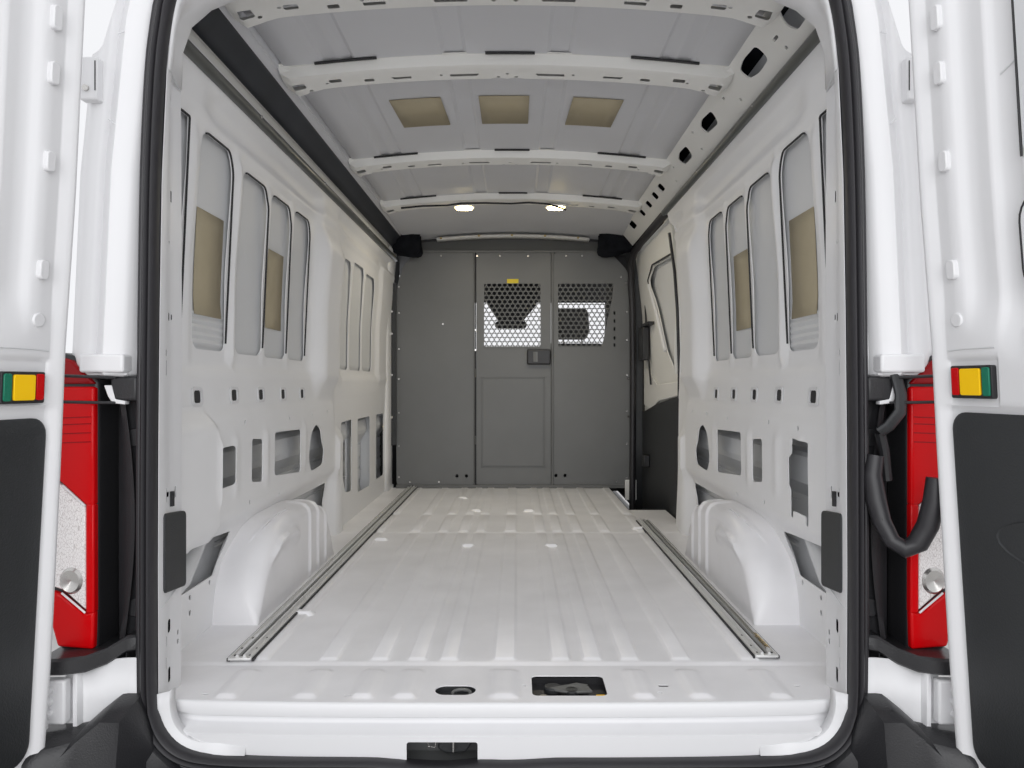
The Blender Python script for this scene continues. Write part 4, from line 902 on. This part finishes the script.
# ---- rear doors --------------------------------------------------------------------------
def hingex(z): return interp([(-.6, .995), (-.07, .977), (.17, .96), (.588, .9395), (.8, .931), (1.11, .910), (1.53, .89), (1.8, .872)], z)
ANG = math.radians(10)
def rdoor(s, label):
    shift = -.0325 if s < 0 else .0
    off = {-1: .0325, 1: .0325}[s]
    def hx(z):
        v = hingex(z)
        return (-(v)+CX) if s < 0 else (v-.068-.010*max(0, z)+CX)
    def P(u, w_, z, yb=1.5):
        # u away from the hinge edge, w_ towards the inside of the opening
        x = hx(z)+s*math.sin(ANG)*u - s*math.cos(ANG)*w_
        y = yb-math.cos(ANG)*u-math.sin(ANG)*w_
        return (x, y, z)
    root = empty('van_rear_door', P(0, 0, -.3), label, 'van door', 'open rear doors')
    tab = [(0, -.028), (.004, -.008), (.012, 0), (.018, 0), (.042, -.013), (.088, -.013), (.112, -.030), (.160, -.030), (.178, -.042), (.218, -.042), (.222, -.036), (.5, -.036)]
    tab2 = [(0, -.028), (.004, -.008), (.012, 0), (.020, 0), (.040, -.010), (.5, -.010)]
    def wz(u, z):
        edge = .84+.35*max(0, .13-u)*0
        # sweeping transition: the pressed field bottoms out in a curve
        k = ss(.80-.5*max(0, u-.12), .93-.35*max(0, u-.10), z)
        a = interp(tab, u); b_ = interp(tab2, u)
        w_ = b_*(1-k)+a*k
        # raised border around lower trim
        if z < .70:
            e = (1-ss(.675, .690, z))*ss(.028, .036, u); w_ -= .008*e
        # lamp seat border
        if .035 < u < .17 and .67 < z < .80:
            e = ss(.040, .045, u)*(1-ss(.160, .165, u))*ss(.685, .69, z)*(1-ss(.775, .78, z)); w_ -= .005*e
        return w_
    us = sorted({0, .004, .012, .018, .026, .034, .042, .065, .088, .096, .104, .112, .136, .160, .166, .172, .178, .2, .218, .222, .26, .30, .40, .55, .70, .74, .745})
    us = sorted(set(us) | {.04, .045, .1, .15, .155, .165})
    zs = sorted({round(-.34+.08*i, 3) for i in range(13)} | {round(.62+.01*i, 3) for i in range(40)} | {round(1.02+.06*i, 3) for i in range(13)} | {.655, .672, .685, .775})
    zs = [z for z in zs if z <= 1.74]
    b = MB(); b.grid(us, zs, lambda u, z: P(u, wz(u, z) if u < .73 else -.04, z)); b.build('inner_panel', WHITE, root, angle=45)
    b = MB(); b.grid([0, .25, .5, .745], zs, lambda u, z: P(u, -.075 if 0 < u < .74 else -.05, z)); b.build('outer_panel', WHITE, root)
    b = MB(); b.grid([0, 1, 2], zs, lambda i, z: P((0, -.006, 0)[i], (-.026, -.04, -.052)[i], z, 1.5)).build('edge_panel', WHITE, root)
    b = MB(); b.grid([0, 1], zs, lambda i, z: P(.745, (-.04, -.05)[i], z)).build('free_edge', WHITE, root)
    # black lower trim
    Q = rrect(.040 if s < 0 else .044, .70, -.035, .660 if s < 0 else .672, .035, 6)
    b = MB(); k = len(Q)
    b.add([P(u, -.019, z) for u, z in Q]+[P(u, -.012, z) for u, z in Q]+[P(.373+(u-.373)*.985, -.009, .3+(z-.3)*.985) for u, z in Q], [(j*k+i, j*k+(i+1) % k, (j+1)*k+(i+1) % k, (j+1)*k+i) for j in range(2) for i in range(k)]+[tuple(range(2*k, 3*k))])
    b.build('lower_trim', TRIMG, root, angle=50)
    b = MB(); Q = [(u, z) for u, z in ell(.30, .44, .16, .05, 24)]
    if s > 0: b.add([P(u, -.0088, z) for u, z in Q]+[P(.30+(u-.30)*.93, -.016, .44+(z-.44)*.8) for u, z in Q], [(i, (i+1) % 24, (i+1) % 24+24, i+24) for i in range(24)]+[tuple(range(24, 48))]).build('grab_recess', TRIMG, root)
    # rubber stop blocks
    for z, sz in ((1.455, .024), (1.345, .022), (1.17, .020), (.955, .019)):
        Q = rrect(.062, .084, z-sz, z+sz, .008); k = len(Q)
        MB().add([P(u, -.014, z_) for u, z_ in Q]+[P(u*.98+.001, -.003, z_) for u, z_ in Q], [(i, (i+1) % k, (i+1) % k+k, i+k) for i in range(k)]+[tuple(range(k, 2*k))]).build('stop_block', WHITE, root, bevel=.002)
    Q = ell(.073, .855, .014, .014, 18)
    MB().add([P(u, -.014, z_) for u, z_ in Q]+[P(u, -.007, z_) for u, z_ in Q], [(i, (i+1) % 18, (i+1) % 18+18, i+18) for i in range(18)]+[tuple(range(18, 36))]).build('cap', WHITE, root, bevel=.002)
    # blank window pressing and its dark gap
    MB().tube([P(.2235, -.033, z) for z in (1.66, 1.5, 1.3, 1.135)], .0022, 6).build('sealant_line', SEAL, root)
    Q = rrect(.228, .70, 1.135, 1.66, .02); k = len(Q)
    MB().add([P(u, -.036, z) for u, z in Q]+[P(u, -.032, z) for u, z in Q], [(i, (i+1) % k, (i+1) % k+k, i+k) for i in range(k)]+[tuple(range(k, 2*k))]).build('blank_window', SKIN, root)
    if s > 0:
        Q = rrect(.212, .60, .885, 1.07, .05, 6); k = len(Q)
        MB().tube([P(u, -.031, z) for u, z in Q]+[P(Q[0][0], -.031, Q[0][1])], .0022, 6).build('access_seam', SEAL, root)
        MB().add([P(u, -.036, z) for u, z in Q]+[P(u, -.031, z) for u, z in Q], [(i, (i+1) % k, (i+1) % k+k, i+k) for i in range(k)]+[tuple(range(k, 2*k))]).build('access_cover', WHITE, root)
    for z in (1.50, 1.30):
        MB().tube([P(.182, -.0405, z), P(.214, -.0405, z+.012)], .0016, 5).build('panel_crease', SKIN, root)
    MB().tube([P(.046, -.0085, .795), P(.09, -.0085, .797), P(.16, -.0085, .797)], .0012, 5).build('panel_crease', SKIN, root)
    # warning reflector lamp
    z0, z1 = (.690, .752) if s < 0 else (.700, .764)
    u0, u1 = (.056, .156) if s < 0 else (.055, .155)
    def blk(a, b_, c, d, w0, w1):
        Q = rrect(a, b_, c, d, .004, 3); k = len(Q)
        return MB().add([P(u, w0, z) for u, z in Q]+[P(u, w1, z) for u, z in Q], [tuple(range(k))[::-1], tuple(range(k, 2*k))]+[(i, (i+1) % k, (i+1) % k+k, i+k) for i in range(k)])
    h_ = blk(u0, u1, z0, z1, -.02, -.004).build('marker_lamp', SEAL, root, bevel=.002); h_['label'] = 'black framed marker lamp with red, amber and green lenses'
    blk(u0+.004, u0+.022, z0+.006, z1-.004, -.006, -.001).build('red_lens', RED, h_, bevel=.001)
    blk(u0+.026, u1-.025, z0+.006, z1-.006, -.006, .0).build('amber_lens', AMBER, h_, bevel=.0015)
    blk(u1-.021, u1-.004, z0+.005, z1-.004, -.006, -.001).build('green_lens', GREEN, h_, bevel=.001)
    return root
rdoor(-1, 'open white rear door seen beside the fully visible tail lamp'); rdoor(1, 'open white rear door that the rubber cable sleeve runs to')

# ---- cab beyond the bulkhead -----------------------------------------------------------------
cb = MB()
cb.box(-.93, -.90, 5.06, 6.6, -.2, .95).box(.90, .93, 5.06, 6.6, -.2, .95)
cb.box(-.93, .93, 5.05, 5.9, 1.62, 1.80).box(-.93, -.84, 5.06, 5.35, .9, 1.65).box(.66, .93, 5.06, 5.14, .9, 1.65)
cb.prism([(-.93, 5.9, 1.62), (-.93, 6.42, 1.445), (-.93, 6.42, 1.56), (-.93, 5.9, 1.72)], (1.86, 0, 0))
cb.prism([(-.93, 6.2, .85), (-.93, 6.7, 1.04), (-.93, 6.95, 1.0), (-.93, 6.95, -.2), (-.93, 6.2, -.2)], (1.86, 0, 0))
c_ = cb.build('wall_cab', CAB, smooth=False); tag(c_, kind='structure')
def seat(x, label):
    t = empty('cab_seat', (x, 5.6, .0), label, 'seat')
    def pr_(name, pts, wd, bev): 
        MB().prism([(x-wd/2, y, z) for y, z in pts], (wd, 0, 0)).build(name, SEATM, t, bevel=bev, bseg=4)
    pr_('cushion', [(5.45, .35), (5.95, .38), (5.95, .52), (5.5, .48)], .48, .04)
    pr_('backrest', [(5.35, .50), (5.47, .50), (5.50, 1.03), (5.42, 1.03)], .46, .03)
    MB().prism([(x-.12, 5.42, 1.06), (x+.10, 5.42, 1.06), (x+.125, 5.42, 1.12), (x+.115, 5.42, 1.27), (x+.09, 5.42, 1.295), (x-.12, 5.42, 1.295)], (0, .09, 0)).build('headrest', SEATM, t, bevel=.02, bseg=4)
    for d in (-.07, .07): MB().tube([(x+d, 5.465, 1.0), (x+d, 5.465, 1.08)], .007).build('headrest_post', STEEL, t)
    MB().box(x-.2, x+.2, 5.4, 5.9, -.2, .37).build('pedestal', CAB, t, bevel=.01)
seat(.455, 'dark cab seat and headrest seen through the bulkhead panel mesh')
m_ = empty('rear_view_mirror', (-.02, 6.15, 1.25), 'dark mirror and sensor housing at the windscreen, behind the bulkhead door mesh', 'mirror')
MB().prism([(x-.0, 6.12, z) for x, z in rrect(-.155, .115, 1.195, 1.255, .025, 5)], (0, .03, 0)).build('mirror_head', CAB, m_, bevel=.006)
MB().prism([(-.24, 6.16, 1.56), (.22, 6.16, 1.56), (.20, 6.16, 1.40), (.075, 6.16, 1.25), (-.12, 6.16, 1.25), (-.22, 6.16, 1.40)], (0, .05, 0)).build('sensor_housing', CAB, m_, bevel=.01)
